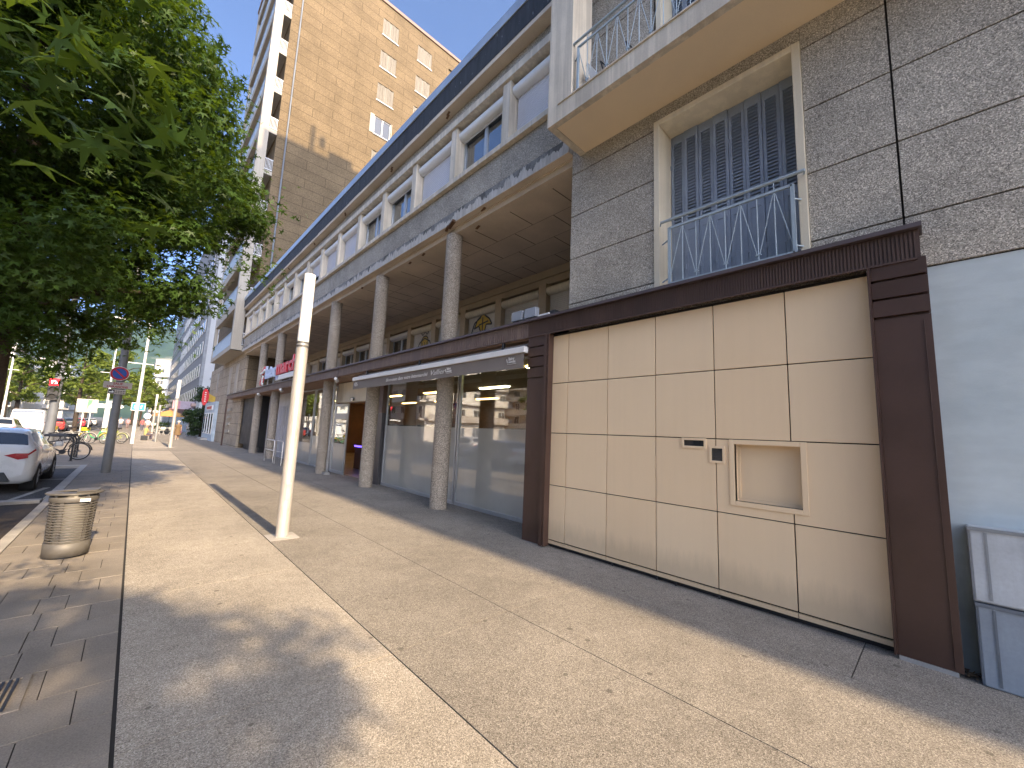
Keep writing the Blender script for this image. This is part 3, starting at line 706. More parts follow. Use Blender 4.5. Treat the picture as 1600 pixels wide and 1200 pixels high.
    o = MB().lathe([(0, -.035), (.14, -.03), (.17, 0), (.17, .01)], (6.95, 6.7, 3.36)).build('round_lamp', emis('yellow_lamp', (1, .78, .3), 9)); tag(o, 'round yellow lamp glowing on the shop ceiling near the brown pilaster', 'light')
    return T
ARC = arcade_building()

def graffiti():
    """yellow and black spray paint figures on two terrace shutters"""
    YEL = mat('yellow_spray', (.62, .40, .03), .6); BLK = mat('black_spray', (.02, .02, .02), .6)
    def stroke(b, pts, w, x, cy, cz):
        for a, c in zip(pts[:-1], pts[1:]): b.bar((x, cy-a[0], cz+a[1]), (x, cy-c[0], cz+c[1]), w, .003, up=(1, 0, 0))
    for lab, cy, seed in (('yellow and black paint drawing on the shutter right of the nearest column', 10.55, 0), ('yellow and black paint drawing on the shutter left of the nearest column', 14.35, 1)):
        T = thing('graffiti', lab, 'graffiti', (8.40, cy, 4.9), 'painted figures on the terrace shutters'); x = 8.396
        b = MB()
        body = [(-.3, -.45), (-.25, .05), (-.1, .2), (.1, .2), (.25, .1), (.3, -.45)] if seed else [(-.45, -.05), (-.3, .25), (-.1, .35), (0, .6), (.12, .35), (.35, .2), (.5, -.02), (.2, .02), (.12, -.25), (.3, -.5), (-.15, -.5), (-.1, -.2), (-.2, .02)]
        n = len(body); b.add([(x, cy-p, 5.38+q) for p, q in body]+[(x+.004, cy-p, 5.38+q) for p, q in body], [tuple(range(n))[::-1], tuple(range(n, 2*n))]+[(i, (i+1) % n, (i+1) % n+n, i+n) for i in range(n)])
        b.build('yellow_fill', YEL, T)
        b = MB(); stroke(b, body+[body[0]], .055, x-.004, cy, 5.38)
        if seed:
            for cxx in (-.16, .16): stroke(b, [(cxx+.12*math.cos(t), .42+.15*math.sin(t)) for t in np.linspace(0, 6.3, 13)], .04, x-.004, cy, 5.38)
            stroke(b, [(-.55, -.35), (-.4, -.05), (0, .12), (.4, -.05), (.55, -.35)], .06, x-.006, cy, 5.38)
            for xx in (-.15, 0, .15): stroke(b, [(xx, -.05), (xx, -.45)], .045, x-.006, cy, 5.38)
        else:
            stroke(b, [(-.6, -.2), (-.45, .15), (-.1, .32)], .06, x-.006, cy, 5.38); stroke(b, [(0, .3), (0, -.3)], .05, x-.006, cy, 5.38); stroke(b, [(-.2, .05), (.3, .12)], .05, x-.006, cy, 5.38)
            stroke(b, [(-.05, .62), (-.05, .45)], .05, x-.006, cy, 5.38); stroke(b, [(.08, .62), (.08, .45)], .05, x-.006, cy, 5.38); stroke(b, [(-.4, -.65), (-.2, -.3), (.1, -.3), (.12, -.5)], .06, x-.006, cy, 5.38)
        b.build('black_outline', BLK, T)
graffiti()

def awning():
    T = thing('awning', 'rolled grey awning with white script lettering under the brown canopy', 'awning', (4.93, 8.7, 3.2))
    b = MB(); b.box(4.85, 4.97, 4.895, 12.52, 3.142, 3.245); b.box(4.865, 4.95, 4.90, 12.51, 3.246, 3.256); b.build('front_bar', WHITEM, T, .02)
    VAL = mat('taupe_fabric', (.21, .185, .165), .85, 0, .1, 2, .12, 180, .05)
    b = MB(); r = random.Random(2); ys = np.linspace(4.92, 12.5, 60); pts = []
    for yv in ys: pts.append((4.878+.006*math.sin(yv*3.1)+.003*math.sin(yv*7), yv, 2.875+.006*math.sin(yv*2.2)))
    vs = [(x, y, z) for x, y, z in pts]+[(4.885, y, 3.141) for x, y, z in pts]; n = len(pts); vs += [(x+.004, y, z) for x, y, z in vs]
    b.add(vs, [(i, i+1, n+i+1, n+i) for i in range(n-1)]+[(2*n+i, 3*n+i, 3*n+i+1, 2*n+i+1) for i in range(n-1)], True); va = b.build('valance', VAL, T)
    PAINT = mat('white_print', (.62, .60, .57), .8)
    b = MB(); add_text(b, 'Bienvenue dans votre Intermarché', .128, (4.868, 10.22, 2.965), (0, -1, .002), (0, 0, 1), extr=.003, shear=.32, width=2.12)
    add_text(b, 'Vallier', .165, (4.868, 8.0, 2.965), (0, -1, .002), (0, 0, 1), extr=.003, shear=.32, width=.6)
    b.build('lettering', PAINT, va)
    for y in (7.30, 5.30, 12.3):
        b = MB(); add_text(b, 'Inter', .075, (4.868, y, 3.035), (0, -1, 0), (0, 0, 1), extr=.003, bold=.004); add_text(b, 'marché', .06, (4.868, y, 2.985), (0, -1, 0), (0, 0, 1), extr=.003, bold=.003)
        b.tube([(4.868, y+.03, 2.97), (4.868, y-.05, 2.955), (4.868, y-.2, 2.965)], .006, 5); b.bar((4.868, y+.03, 2.99), (4.868, y+.05, 3.06), .012)
        b.build('emblem', PAINT, va)
    b = MB(); b.cyl((5.05, 4.95, 3.28), (5.05, 12.45, 3.28), .065, n=14); b.build('fabric_roll', VAL, T)
    for y in (5.6, 8.7, 11.8):
        b = MB(); b.bar((4.95, y, 3.22), (5.5, y-.4, 3.30), .04); b.bar((5.0, y, 3.28), (5.0, y, 3.42), .05); b.build('arm', IRON, T)
awning()

def shop_sign():
    T = thing('shop_sign', 'large blue and red letter sign standing on the brown canopy', 'sign', (5.0, 22.5, 3.75))
    PB = mat('pale_blue_letter', (.50, .60, .80), .4, 0, .05); RD = mat('red_letter', (.62, .035, .05), .4, 0, .05)
    z = 4.13
    b = MB(); add_text(b, 'Inter', .95, (4.95, 25.0, z-.0), (0, -1, 0), (0, 0, 1), extr=.05, bold=.025, width=2.25); b.build('blue_letters', PB, T)
    b = MB(); add_text(b, 'marché', 1.0, (4.95, 22.66, z+.04), (0, -1, 0), (0, 0, 1), extr=.05, bold=.025, width=4.1); b.build('red_letters', RD, T)
    b = MB(); b.box(4.93, 5.02, 18.6, 22.75, 3.86, 4.10); bd = b.build('white_board', WHITEM, T, .01)
    b = MB(); b.prism([(22.70, 3.9), (22.70, 4.07), (22.45, 4.07), (22.52, 3.9)], 4.92, 4.93); b.prism([(22.40, 4.07), (22.1, 4.07), (22.3, 3.9)], 4.92, 4.93); b.build('blue_mark', mat('mark_blue', (.25, .3, .55), .5), bd)
    b = MB()
    for pts, w in (([(25.2, 4.75), (25.5, 4.68), (25.75, 4.55), (25.6, 4.42)], .13), ([(25.45, 4.2), (25.75, 4.15), (26.0, 3.98), (25.9, 3.86), (25.6, 3.95), (25.5, 4.18)], .12)):
        for p, q in zip(pts[:-1], pts[1:]): b.bar((4.95, *p), (4.95, *q), w, .1, up=(1, 0, 0))
    b.build('red_ribbon', RD, T)
    b = MB()
    for pts, w in (([(25.1, 4.62), (25.5, 4.48), (25.9, 4.45)], .1), ([(25.35, 4.3), (25.5, 3.9), (25.25, 3.84)], .11)):
        for p, q in zip(pts[:-1], pts[1:]): b.bar((4.90, *p), (4.90, *q), w, .06, up=(1, 0, 0))
    b.build('white_ribbon', WHITEM, T)
    b = MB()
    for y in (19, 20.5, 22, 23.6, 24.8): b.bar((5.05, y, 3.74), (5.05, y, 4.5), .05)
    b.bar((5.05, 18.6, 4.2), (5.05, 25.6, 4.2), .04); b.bar((5.05, 18.6, 4.5), (5.05, 25.6, 4.5), .04); b.build('frame', GALV, T)
shop_sign()

def small_fixtures():
    for i, (y, l) in enumerate(((14.35, 'small white spotlight under the brown canopy beside the shop entrance'), (21.6, 'small white spotlight under the brown canopy below the blue letters'), (26.4, 'small white spotlight under the brown canopy near the dark gate'))):
        T = thing('spotlight', l, 'lamp', (5.02, y, 3.4), 'spotlights under the canopy')
        b = MB(); b.bar((5.04, y, 3.405), (5.0, y, 3.35), .03); b.build('bracket', GALV, T)
        b = MB(); b.cyl((4.94, y-.1, 3.36), (5.06, y+.1, 3.30), .055, .07, 14); b.build('lamp_head', WHITEM, T)
    for y, l in ((5.22, 'left one of two grey floodlight boxes on top of the brown canopy'), (4.88, 'right one of two grey floodlight boxes on top of the brown canopy')):
        T = thing('floodlight', l, 'lamp', (5.0, y, 3.75), 'floodlights on the canopy edge')
        b = MB(); b.box(4.95, 5.05, y-.14, y+.14, 3.79, 3.97); b.build('lamp_head', mat('grey_lamp', (.27, .30, .34), .5), T, .01)
        b = MB(); b.bar((5.0, y, 3.745), (5.0, y, 3.80), .05); b.build('bracket', IRON, T)
    T = thing('lamp_reflector', 'white flat lamp lying on the brown canopy beside the grey floodlights', 'lamp', (5.05, 4.55, 3.75)); b = MB(); b.box(4.95, 5.15, 4.42, 4.68, 3.762, 3.80); b.build('lamp_body', WHITEM, T, .01); b = MB(); b.box(4.98, 5.1, 4.3, 4.42, 3.747, 3.83); b.build('bracket', IRON, T)
    # cart barrier by the far columns
    for (y0, y1, l) in ((19.2, 20.3, 'nearer steel hoop barrier on the pavement by the shop windows'), (20.6, 22.2, 'farther steel hoop barrier on the pavement by the shop windows')):
        T = thing('hoop_barrier', l, 'barrier', (4.75, y0, -.06), 'steel hoop barriers'); b = MB()
        b.tube([(4.75, y0, -.06), (4.75, y0, .9), (4.75, y0+.06, .96), (4.75, y1-.06, .96), (4.75, y1, .9), (4.75, y1, -.06)], .024, 8); b.build('hoop', STEEL, T)
        b = MB(); b.cyl((4.75, y0, .5), (4.75, y1, .5), .02, n=8); b.build('crossbar', STEEL, T)
    o = MB(); o.box(5.985, 5.993, 17.6, 18.1, 1.0, 1.95); tag(o.build('poster', mat('yellow_poster', (.55, .52, .06), .6)), 'yellow poster stuck on the shop window beyond the entrance', 'poster')
    for i, (x, y) in enumerate(((8.2, 13.4), (10.2, 17.2), (9.6, 7.6))):
        T = thing('shop_shelf', ('shelf of goods seen through the open shop door', 'shelf of goods deeper in the shop behind the far windows', 'shelf of goods behind the nearest shop window')[i], 'shelf', (x, y, -.085))
        b = MB(); b.box(x, x+.5, y, y+2.8, -.085, .05); b.box(x+.23, x+.27, y, y+2.8, .05, 1.9)
        for zz in (.5, .95, 1.4, 1.85): b.box(x, x+.5, y, y+2.8, zz, zz+.03)
        b.build('rack', IRON, T); r = random.Random(i)
        for zz in (.05, .53, .98, 1.43):
            b = MB(); yy = y+.05
            ms = [mat('goods', (r.uniform(.1, .6), r.uniform(.08, .4), r.uniform(.05, .3)), .5) for _ in range(3)]
            while yy < y+2.6: wv = r.uniform(.1, .25); b.m = r.randrange(3); b.box(x+.02, x+.2, yy, yy+wv, zz+.002, zz+r.uniform(.2, .38)); yy += wv+.02
            b.build('goods', ms, T)
    T = thing('checkout_counter', 'shop counter with a glowing violet strip inside the entrance', 'counter', (7.4, 16.5, -.085)); b = MB(); b.box(7.2, 7.9, 15.6, 17.6, -.085, .85); b.build('counter', INWALL, T, .02); b = MB(); b.box(7.17, 7.2, 15.6, 17.6, .86, .92); b.build('light_strip', emis('violet', (.10, .06, 1), 1.6), T)
small_fixtures()

# ================================================================== TOWER AT THE END OF THE ARCADE
def slabs(name, col, w_, h_, var=.2):
    g = G(name); ge = g.n('NewGeometry'); sp = g.n('SeparateXYZ'); g.l(ge.outputs['Position'], sp.inputs[0]); cb = g.n('CombineXYZ')
    g.l(g.math('ADD', sp.outputs[0], sp.outputs[1]), cb.inputs[0]); g.l(sp.outputs[2], cb.inputs[1])
    br = g.n('TexBrick'); br.inputs['Scale'].default_value = 1; br.inputs['Brick Width'].default_value = w_; br.inputs['Row Height'].default_value = h_; br.inputs['Mortar Size'].default_value = .022
    br.inputs['Color1'].default_value = (*k(col, 1-var/2), 1); br.inputs['Color2'].default_value = (*k(col, 1+var/2), 1); br.inputs['Mortar'].default_value = (*k(col, .55), 1); g.l(cb.outputs[0], br.inputs['Vector'])
    c = g.mix(1, br.outputs[0], g.ramp(g.noise(.5, 6, .7), [(.3, (.72,)*3), (.7, (1.12,)*3)]), 'MULTIPLY'); c = g.mix(1, c, g.ramp(g.noise(9, 4, .7), [(.35, (.75,)*3), (.65, (1.15,)*3)]), 'MULTIPLY')
    return g.pbr(c, .85, spec=.15)
def tower():
    T = thing('tower_block', 'tall sandy tower block rising behind the low arcade building', 'building', (14, 43, 0))
    Y0, Y1, TOP, SH = 34.0, 52.0, 42.6, 3.46
    W = slabs('tower_slabs', (.178, .132, .078), 3.1, .80, .10); LI = mat('tower_cream', (.42, .38, .31), .75, 0, .08, .5, .08, 20, 0, streak=.1)
    wins = [(13.0, 14.62), (16.75, 18.4)]; zt = [41.0-SH*i for i in range(9)]
    # wall with window recesses: build in strips
    b = MB(); D = .16
    xs = [5.55, 13.0, 14.62, 16.75, 18.4, 20.5, 22.2, 24.5]
    for i in range(len(xs)-1):
        if i in (1, 3, 5):
            zz = -.5
            for z in sorted(zt): b.box(xs[i], xs[i+1], Y0, Y0+D, zz, z-1.85); zz = z
            b.box(xs[i], xs[i+1], Y0, Y0+D, zz, TOP)
        else: b.box(xs[i], xs[i+1], Y0, Y0+D, -.5, TOP)
    b.box(5.55, 24.5, Y0+D, Y1, -.5, TOP-.01)
    b.build('wall', W, T)
    for xa, xb in wins:
        for i, z in enumerate(zt):
            b = MB(); b.box(xa-.06, xb+.06, Y0-.10, Y0+.02, z-1.90, z-1.84); b.box(xa, xa+.07, Y0+.08, Y0+.15, z-1.84, z); b.box(xb-.07, xb, Y0+.08, Y0+.15, z-1.84, z); b.box((xa+xb)/2-.05, (xa+xb)/2+.05, Y0+.08, Y0+.15, z-1.84, z); b.box(xa+.07, xb-.07, Y0+.085, Y0+.145, z-.07, z-.001)
            w_ = b.build('window', WHITEM, T)
            b = MB(); b.box(xa+.07, xb-.07, Y0+.12, Y0+.135, z-1.84, z-.07); b.build('pane', BLACKG, w_)
            openw = (xa < 14 and i in (3, 5)) or (xa > 14 and i == 4)
            b = MB(); n = 6; wv = (xb-xa)/n
            if openw: b.box(xa-.42, xa-.02, Y0-.04, Y0-.005, z-1.84, z+.02); b.box(xb+.02, xb+.1, Y0-.05, Y0-.005, z-1.84, z)
            else:
                for q in range(n):
                    dy = .05 if q % 2 else 0
                    b.add([(xa+q*wv, Y0+.02+dy, z-1.83), (xa+(q+1)*wv-.01, Y0+.07-dy, z-1.83), (xa+(q+1)*wv-.01, Y0+.07-dy, z-.01), (xa+q*wv, Y0+.02+dy, z-.01)], [(0, 1, 2, 3), (3, 2, 1, 0)])
            b.build('shutter', LI, w_)
    b = MB(); b.box(5.5, 24.6, Y0-.12, Y1, TOP, TOP+.32); b.box(4.32, 5.499, Y0-.12, 44.3, TOP, TOP+.32); b.build('roof', mat('rust_coping', (.25, .16, .12), .7), T)
    # cream balcony stack on the street side
    X0 = 4.39
    b = MB(); b.box(X0, 5.0, Y0+.01, Y0+.5, 6.86, TOP); b.build('corner_pier', LI, T)
    b = MB(); b.box(X0, 4.6, 43.7, 44.2, 6.86, TOP); b.build('end_pier', LI, T)
    RB = mat('tower_blue_panel', (.30, .38, .47), .5, 0, .08, 1)
    for f in range(0, 11):
        z = 6.86+SH*f; b = MB(); b.box(X0+.005, 5.54, Y0+.005, 44.19, z, z+.32); b.box(X0+.004, X0+.3, Y0+.5, 43.7, z-.38, z-.001) if f else None
        sl = b.build('balcony', LI, T)
        b = MB(); b.box(X0+.03, X0+.05, Y0+.52, 43.69, z+.42, z+1.25)
        for yy in np.arange(Y0+.6, 43.6, .35): b.box(X0+.01, X0+.0295, yy, yy+.05, z+.33, z+1.3)
        b.box(X0+.0, X0+.06, Y0+.52, 43.69, z+1.27, z+1.33)
        b.build('balcony_panel', RB, sl)
        b = MB(); b.bar((5.0, Y0+.05, z+1.28), (5.54, Y0+.05, z+1.28), .05); b.bar((5.0, Y0+.05, z+.42), (5.54, Y0+.05, z+.42), .04)
        for xx in np.linspace(5.06, 5.5, 6): b.bar((xx, Y0+.05, z+.42), (xx, Y0+.05, z+1.28), .025)
        b.build('side_railing', WHITEM, sl)
        b = MB(); b.box(5.545, 5.56, 37.2, 38.6, z+.33, z+2.6); b.box(5.545, 5.56, 40.2, 41.6, z+.33, z+2.6); b.build('balcony_door', mat('door_brown', (.12, .09, .075), .6), sl)
    b = MB(); b.cyl((6.2, Y0-.06, 10.2), (6.2, Y0-.06, TOP), .06, n=10); b.build('downpipe', mat('downpipe_grey', (.17, .19, .21), .6), T)
    # base on the street
    b = MB(); b.box(5.40, 5.549, Y0+.0, Y1, -.5, 6.858)
    b.build('base_wall', slabs('tower_base', (.43, .36, .27), 1.6, .8, .1), T)
    for (y0, y1, z0, z1) in ((36.3, 37.4, 3.75, 6.2), (39.2, 40.4, 3.75, 6.2), (46, 47, 4.4, 6.2)):
        b = MB(); b.box(5.36, 5.40, y0, y1, z0, z1); w_ = b.build('window', LI, T); b = MB(); b.box(5.35, 5.36, y0+.1, y1-.1, z0+.1, z1-.1); b.build('shutter', mat('beige_shutter', (.38, .33, .26), .6), w_)
    for i in range(4):
        b = MB(); b.box(5.30, 5.399, 37.2, 38.5, .9+.55*i, 1.1+.55*i); b.build('letter_box', LI, T)
tower()
def corner_shop():
    T = thing('corner_shop', 'pale blue corner shop front with narrow windows below the tower', 'shop', (5.3, 46, -.1))
    m = mat('corner_blue', (.46, .55, .62), .7); b = MB(); b.box(5.18, 5.399, 44.3, 51.5, -.4, 3.5); b.build('shopfront', m, T)
    for y in (45.3, 46.9, 48.6, 50.2):
        b = MB(); b.box(5.13, 5.18, y-.5, y+.5, .5, 2.5); w_ = b.build('window', WHITEM, T); b = MB(); b.box(5.12, 5.13, y-.4, y+.4, .6, 2.4); b.build('pane', BLACKG, w_)
    b = MB(); b.box(5.10, 5.18, 45.6, 49.5, 2.75, 3.2); sg = b.build('sign_panel', WHITEM, T); b = MB()
    for i in range(6): b.box(5.08, 5.10, 46+i*.55, 46.4+i*.55, 2.85, 3.1)
    b.build('red_letters', mat('shop_red', (.5, .05, .06), .5), sg)
    b = MB(); b.box(4.7, 5.18, 47, 50, -.3, .12); b.build('step', KERB, T)
    T = thing('hanging_sign', 'red oval hanging sign with a yellow bracket by the ivy', 'sign', (4.9, 47, 3.9)); RD = mat('sign_red', (.75, .02, .03), .4)
    b = MB(); pts = [(4.62+.26*math.cos(t)*(1+.12*math.cos(3*t)), 3.95+.78*math.sin(t)) for t in np.linspace(0, 2*math.pi, 24, endpoint=False)]; b.prism(pts, 46.9, 47.05, 'y'); b.build('panel', RD, T)
    b = MB()
    for i in range(5): b.box(4.56, 4.68, 46.88, 46.9, 3.5+.2*i, 3.6+.2*i)
    b.build('white_marks', WHITEM, T)
    b = MB(); b.prism([(4.85, 3.6), (5.4, 3.45), (5.4, 4.0), (4.85, 4.3)], 46.95, 47.0, 'y'); b.build('bracket', mat('sign_yellow', (.55, .38, .05), .5), T)
corner_shop()

def slab_block():
    T = thing('slab_block', 'long grey apartment slab with a blank pale end wall beyond the ivy', 'building', (12, 100, 0)); Y0 = 70
    pale = mat('pale_end_wall', (.55, .57, .58), .8, 0, .05, .3, .05, 10, 0)
    b = MB(); b.box(6.0, 22, Y0, 150, -.5, 34); b.build('wall', mat('grey_front', (.24, .235, .23), .8, 0, .1, .4, .1, 9, 0), T)
    b = MB(); b.box(6.35, 22, Y0-.12, Y0-.001, -.5, 34); b.build('end_wall', pale, T)
    b = MB(); b.box(5.99, 6.35, Y0-.1, Y0, 0, 34)
    for i in range(10): b.box(7.1, 12, Y0-.15, Y0-.121, 7.45+3.3*i, 7.8+3.3*i)
    b.build('grey_bands', mat('band_grey', (.30, .32, .34), .8), T)
    fr = mat('block_window_frame', (.52, .51, .49), .6); bk = mat('block_glass', (.09, .10, .11), .2)
    for f in range(7):
        z = 4.7+3.3*f
        for c in range(14):
            y = Y0+1.6+3.1*c; b = MB(); b.box(5.9, 5.999, y-.15, y+1.6, z-.12, z+1.75); w_ = b.build('window', fr, T)
            if c < 9: b = MB(); b.box(5.88, 5.90, y, y+.65, z, z+1.6); b.box(5.88, 5.90, y+.78, y+1.45, z+(.0 if (c*3+f) % 4 else .7), z+1.6); b.build('pane', bk, w_)
    b = MB()
    for f in range(7):
        for c in range(14, 25): y = Y0+1.6+3.1*c; b.box(5.9, 5.999, y, y+1.5, 4.7+3.3*f, 6.4+3.3*f)
    st(b.build('far_windows', bk, T), 'stuff')
    b = MB(); b.box(5.5, 5.998, Y0-.1, 150, 3.65, 4.05); b.build('cornice', mat('pink_cornice', (.42, .30, .26), .8), T)
    b = MB()
    for c in range(26): b.box(5.75, 5.998, Y0+.6+3.1*c, Y0+3.2+3.1*c, -.3, 3.3)
    b.build('shopfronts', mat('blue_grey_shopfront', (.30, .38, .46), .6), T)
slab_block()

# ================================================================== FOLIAGE
def star_template():
    pts = [(0, -.02)]
    lob = [(-118, .52), (-58, .92), (0, 1.0), (58, .92), (118, .52)]
    seq = []
    for i, (a, l) in enumerate(lob):
        if i: am = (lob[i-1][0]+a)/2; seq.append((am, .30, 0))
        seq.append((a, l, -.16*l))
    v = [(0, 0, 0)]
    for a, l, z in seq: v.append((l*math.sin(R(a)), l*math.cos(R(a)), z))
    return np.array(v)*.55
STAR = star_template()
DIAM = np.array([(0, -.5, 0), (.28, .05, -.06), (0, .5, -.05), (-.28, .05, -.06)])
def leaf_cloud(name, P, N, S, m, parent, tmpl=STAR, spin=None):
    n, kk_ = len(P), len(tmpl); N = N/np.linalg.norm(N, axis=1)[:, None]
    a = np.cross(N, rng.normal(size=(n, 3))); a /= np.linalg.norm(a, axis=1)[:, None]; b = np.cross(N, a)
    V = P[:, None, :]+S[:, None, None]*(a[:, None, :]*tmpl[None, :, 0:1]+b[:, None, :]*tmpl[None, :, 1:2]+N[:, None, :]*tmpl[None, :, 2:3])
    me = bpy.data.meshes.new(name); me.vertices.add(n*kk_); me.vertices.foreach_set('co', V.reshape(-1).astype(np.float32))
    me.loops.add(n*kk_); me.loops.foreach_set('vertex_index', np.arange(n*kk_, dtype=np.int32)); me.polygons.add(n)
    me.polygons.foreach_set('loop_start', (np.arange(n)*kk_).astype(np.int32)); me.polygons.foreach_set('loop_total', np.full(n, kk_, np.int32))
    me.materials.append(m); me.update(calc_edges=True); me.validate()
    o = bpy.data.objects.new(name, me); C.objects.link(o)
    if parent is not None: par(o, parent)
    return o
def clumps(centers, sig, per, up=.6, droop=.35):
    Ps, Ns = [], []
    for c, s in zip(centers, sig):
        q = rng.normal(size=(per, 3)); q /= np.linalg.norm(q, axis=1)[:, None]; rr = rng.random(per)**.5
        p = q*rr[:, None]*s*np.array([1, 1, .62]); p[:, 2] -= droop*s*(q[:, 0]**2+q[:, 1]**2)*rr
        Ps.append(p+c); Ns.append(q*.55+np.array([0, 0, up])+rng.normal(size=(per, 3))*.42)
    return np.concatenate(Ps), np.concatenate(Ns)
LEAF = leafm('sweetgum_leaf', (.036, .072, .014), (.17, .27, .014), .26, .5)
LEAF2 = leafm('street_tree_leaf', (.15, .195, .04), (.28, .36, .04), .42)
LEAFD = leafm('ivy_leaf', (.032, .06, .020), (.06, .10, .01), .25)

def tree(name, label, base, R_, zb, zt, n_cl, per, lsize, leaf, trunk_r, lean=(0, 0), seed=1, tmpl=STAR, group=None, extra=None, xcut=None, csig=(.45, .95), shell=.45, limbs=16):
    global rng
    rng = np.random.default_rng(seed); bx, by = base; T = thing(name, label, 'tree', (bx, by, -.1), group)
    cz = (zb+zt)/2; H = (zt-zb)/2; cs = []
    while len(cs) < n_cl:
        q = rng.normal(size=3); q /= np.linalg.norm(q); rr = shell+(1-shell)*rng.random()**.6
        p = np.array([bx+lean[0]+q[0]*rr*R_, by+lean[1]+q[1]*rr*R_, cz+q[2]*rr*H*(1 if q[2] < 0 else 1)])
        taper = 1-.45*max(0, (p[2]-cz)/H)
        p[0] = bx+lean[0]+(p[0]-bx-lean[0])*taper; p[1] = by+lean[1]+(p[1]-by-lean[1])*taper
        if xcut and p[0] > xcut(p): continue
        cs.append(p)
    cs = np.array(cs); sg = rng.uniform(csig[0], csig[1], len(cs))
    P, N = clumps(cs, sg, per)
    if extra is not None: P = np.concatenate([P, extra[0]]); N = np.concatenate([N, extra[1]])
    S = lsize*rng.uniform(.65, 1.2, len(P)); leaf_cloud('crown', P, N, S, leaf, T, tmpl)
    b = MB(); r = random.Random(seed); zf = zb+.25*(zt-zb)
    pa = [(bx, by, -.15), (bx+.02, by, .4), (bx+lean[0]*.15, by, zf*.5), (bx+lean[0]*.3, by+lean[1]*.3, zf), (bx+lean[0]*.7, by+lean[1]*.7, cz), (bx+lean[0], by+lean[1], zt-.4)]
    b.tube(pa, [trunk_r*1.25, trunk_r, trunk_r*.92, trunk_r*.8, trunk_r*.5, trunk_r*.1], 12)
    for c in cs[np.linspace(0, len(cs)-1, min(limbs, len(cs))).astype(int)]:
        z0 = max(zb*.9, min(c[2]-.8, zt-1.5)); t = (z0-zf)/max(.1, zt-zf); s = np.array([bx+lean[0]*max(.3, t), by+lean[1]*max(.3, t), z0])
        mid = (s+c)/2+np.array([0, 0, .25]); b.tube([s, mid, c], [trunk_r*.32, trunk_r*.2, .012], 6)
    b.build('trunk', BARK, T)
    return T
def branch_leaves(path, n, spread, seed):
    g = np.random.default_rng(seed); p = np.array(path, float); t = g.random(n)*(len(p)-1); i = np.minimum(t.astype(int), len(p)-2); f = (t-i)[:, None]
    P = p[i]*(1-f)+p[i+1]*f + g.normal(size=(n, 3))*spread; P[:, 2] -= np.abs(g.normal(size=n))*spread*.7
    return P, g.normal(size=(n, 3))*.5+np.array([0, 0, .75])
# the tree left of the frame that fills the upper left, its twin beside the camera and one behind it
ex = [branch_leaves(pth, n, s, sd) for pth, n, s, sd in (
    ([(-1.3, 9.4, 3.7), (-.2, 9.0, 3.4), (.45, 8.7, 3.15)], 260, .22, 1), ([(-1.4, 8.9, 3.2), (-1.0, 8.6, 2.55), (-.8, 8.5, 2.4)], 140, .12, 2),
    ([(-.6, 9.4, 5.2), (.9, 9.2, 5.0), (1.75, 9.2, 4.85)], 320, .26, 3), ([(-.4, 9.5, 6.4), (.9, 9.4, 6.4), (1.55, 9.3, 6.3)], 340, .28, 4),
    ([(-.6, 9.5, 8.2), (.4, 9.3, 8.4), (.75, 9.2, 8.3)], 300, .25, 5), ([(-1.2, 9.3, 2.9), (-.95, 9, 2.35), (-.75, 8.9, 2.1)], 60, .08, 6))]
ex = (np.concatenate([e[0] for e in ex]), np.concatenate([e[1] for e in ex]))
tree('sweetgum_tree', 'big dark star leaved tree whose trunk stands at the left edge', (-1.66, 9.6), 3.1, 2.8, 10.4, 270, 430, .175, LEAF, .215, (-.06, -.1), 21, extra=ex, limbs=30, csig=(.45, .85), shell=.3)
ex = [branch_leaves(pth, n, s, sd) for pth, n, s, sd in (
    ([(-1.6, 1.2, 3.1), (-.75, 1.5, 2.85), (-.25, 1.62, 2.72), (-.02, 1.62, 2.55)], 120, .085, 11), ([(-1.7, 1.3, 2.9), (-.9, 1.7, 2.72), (-.5, 1.8, 2.6)], 90, .09, 12), ([(-1.5, 1.6, 3.5), (-.6, 1.9, 3.25), (-.3, 2.0, 3.15)], 110, .12, 13))]
ex = (np.concatenate([e[0] for e in ex]), np.concatenate([e[1] for e in ex]))
def cutC(p): return -.8 if p[2] < 5.2 or p[1] > 2.4 else (.55 if p[2] < 8 else .1)
tree('sweetgum_tree', 'star leaved tree beside the camera reaching large leaves over the upper left corner', (-2.5, 1.2), 2.7, 3.4, 13.0, 210, 260, .15, LEAF, .19, (-.35, 0), 5, extra=ex, xcut=cutC)
tree('sweetgum_tree', 'star leaved tree behind the camera that dapples the near pavement with shade', (-1.7, -7.3), 2.7, 5.0, 8.4, 150, 170, .20, LEAF, .19, (.3, 0), 8, csig=(.34, .62), shell=.1)
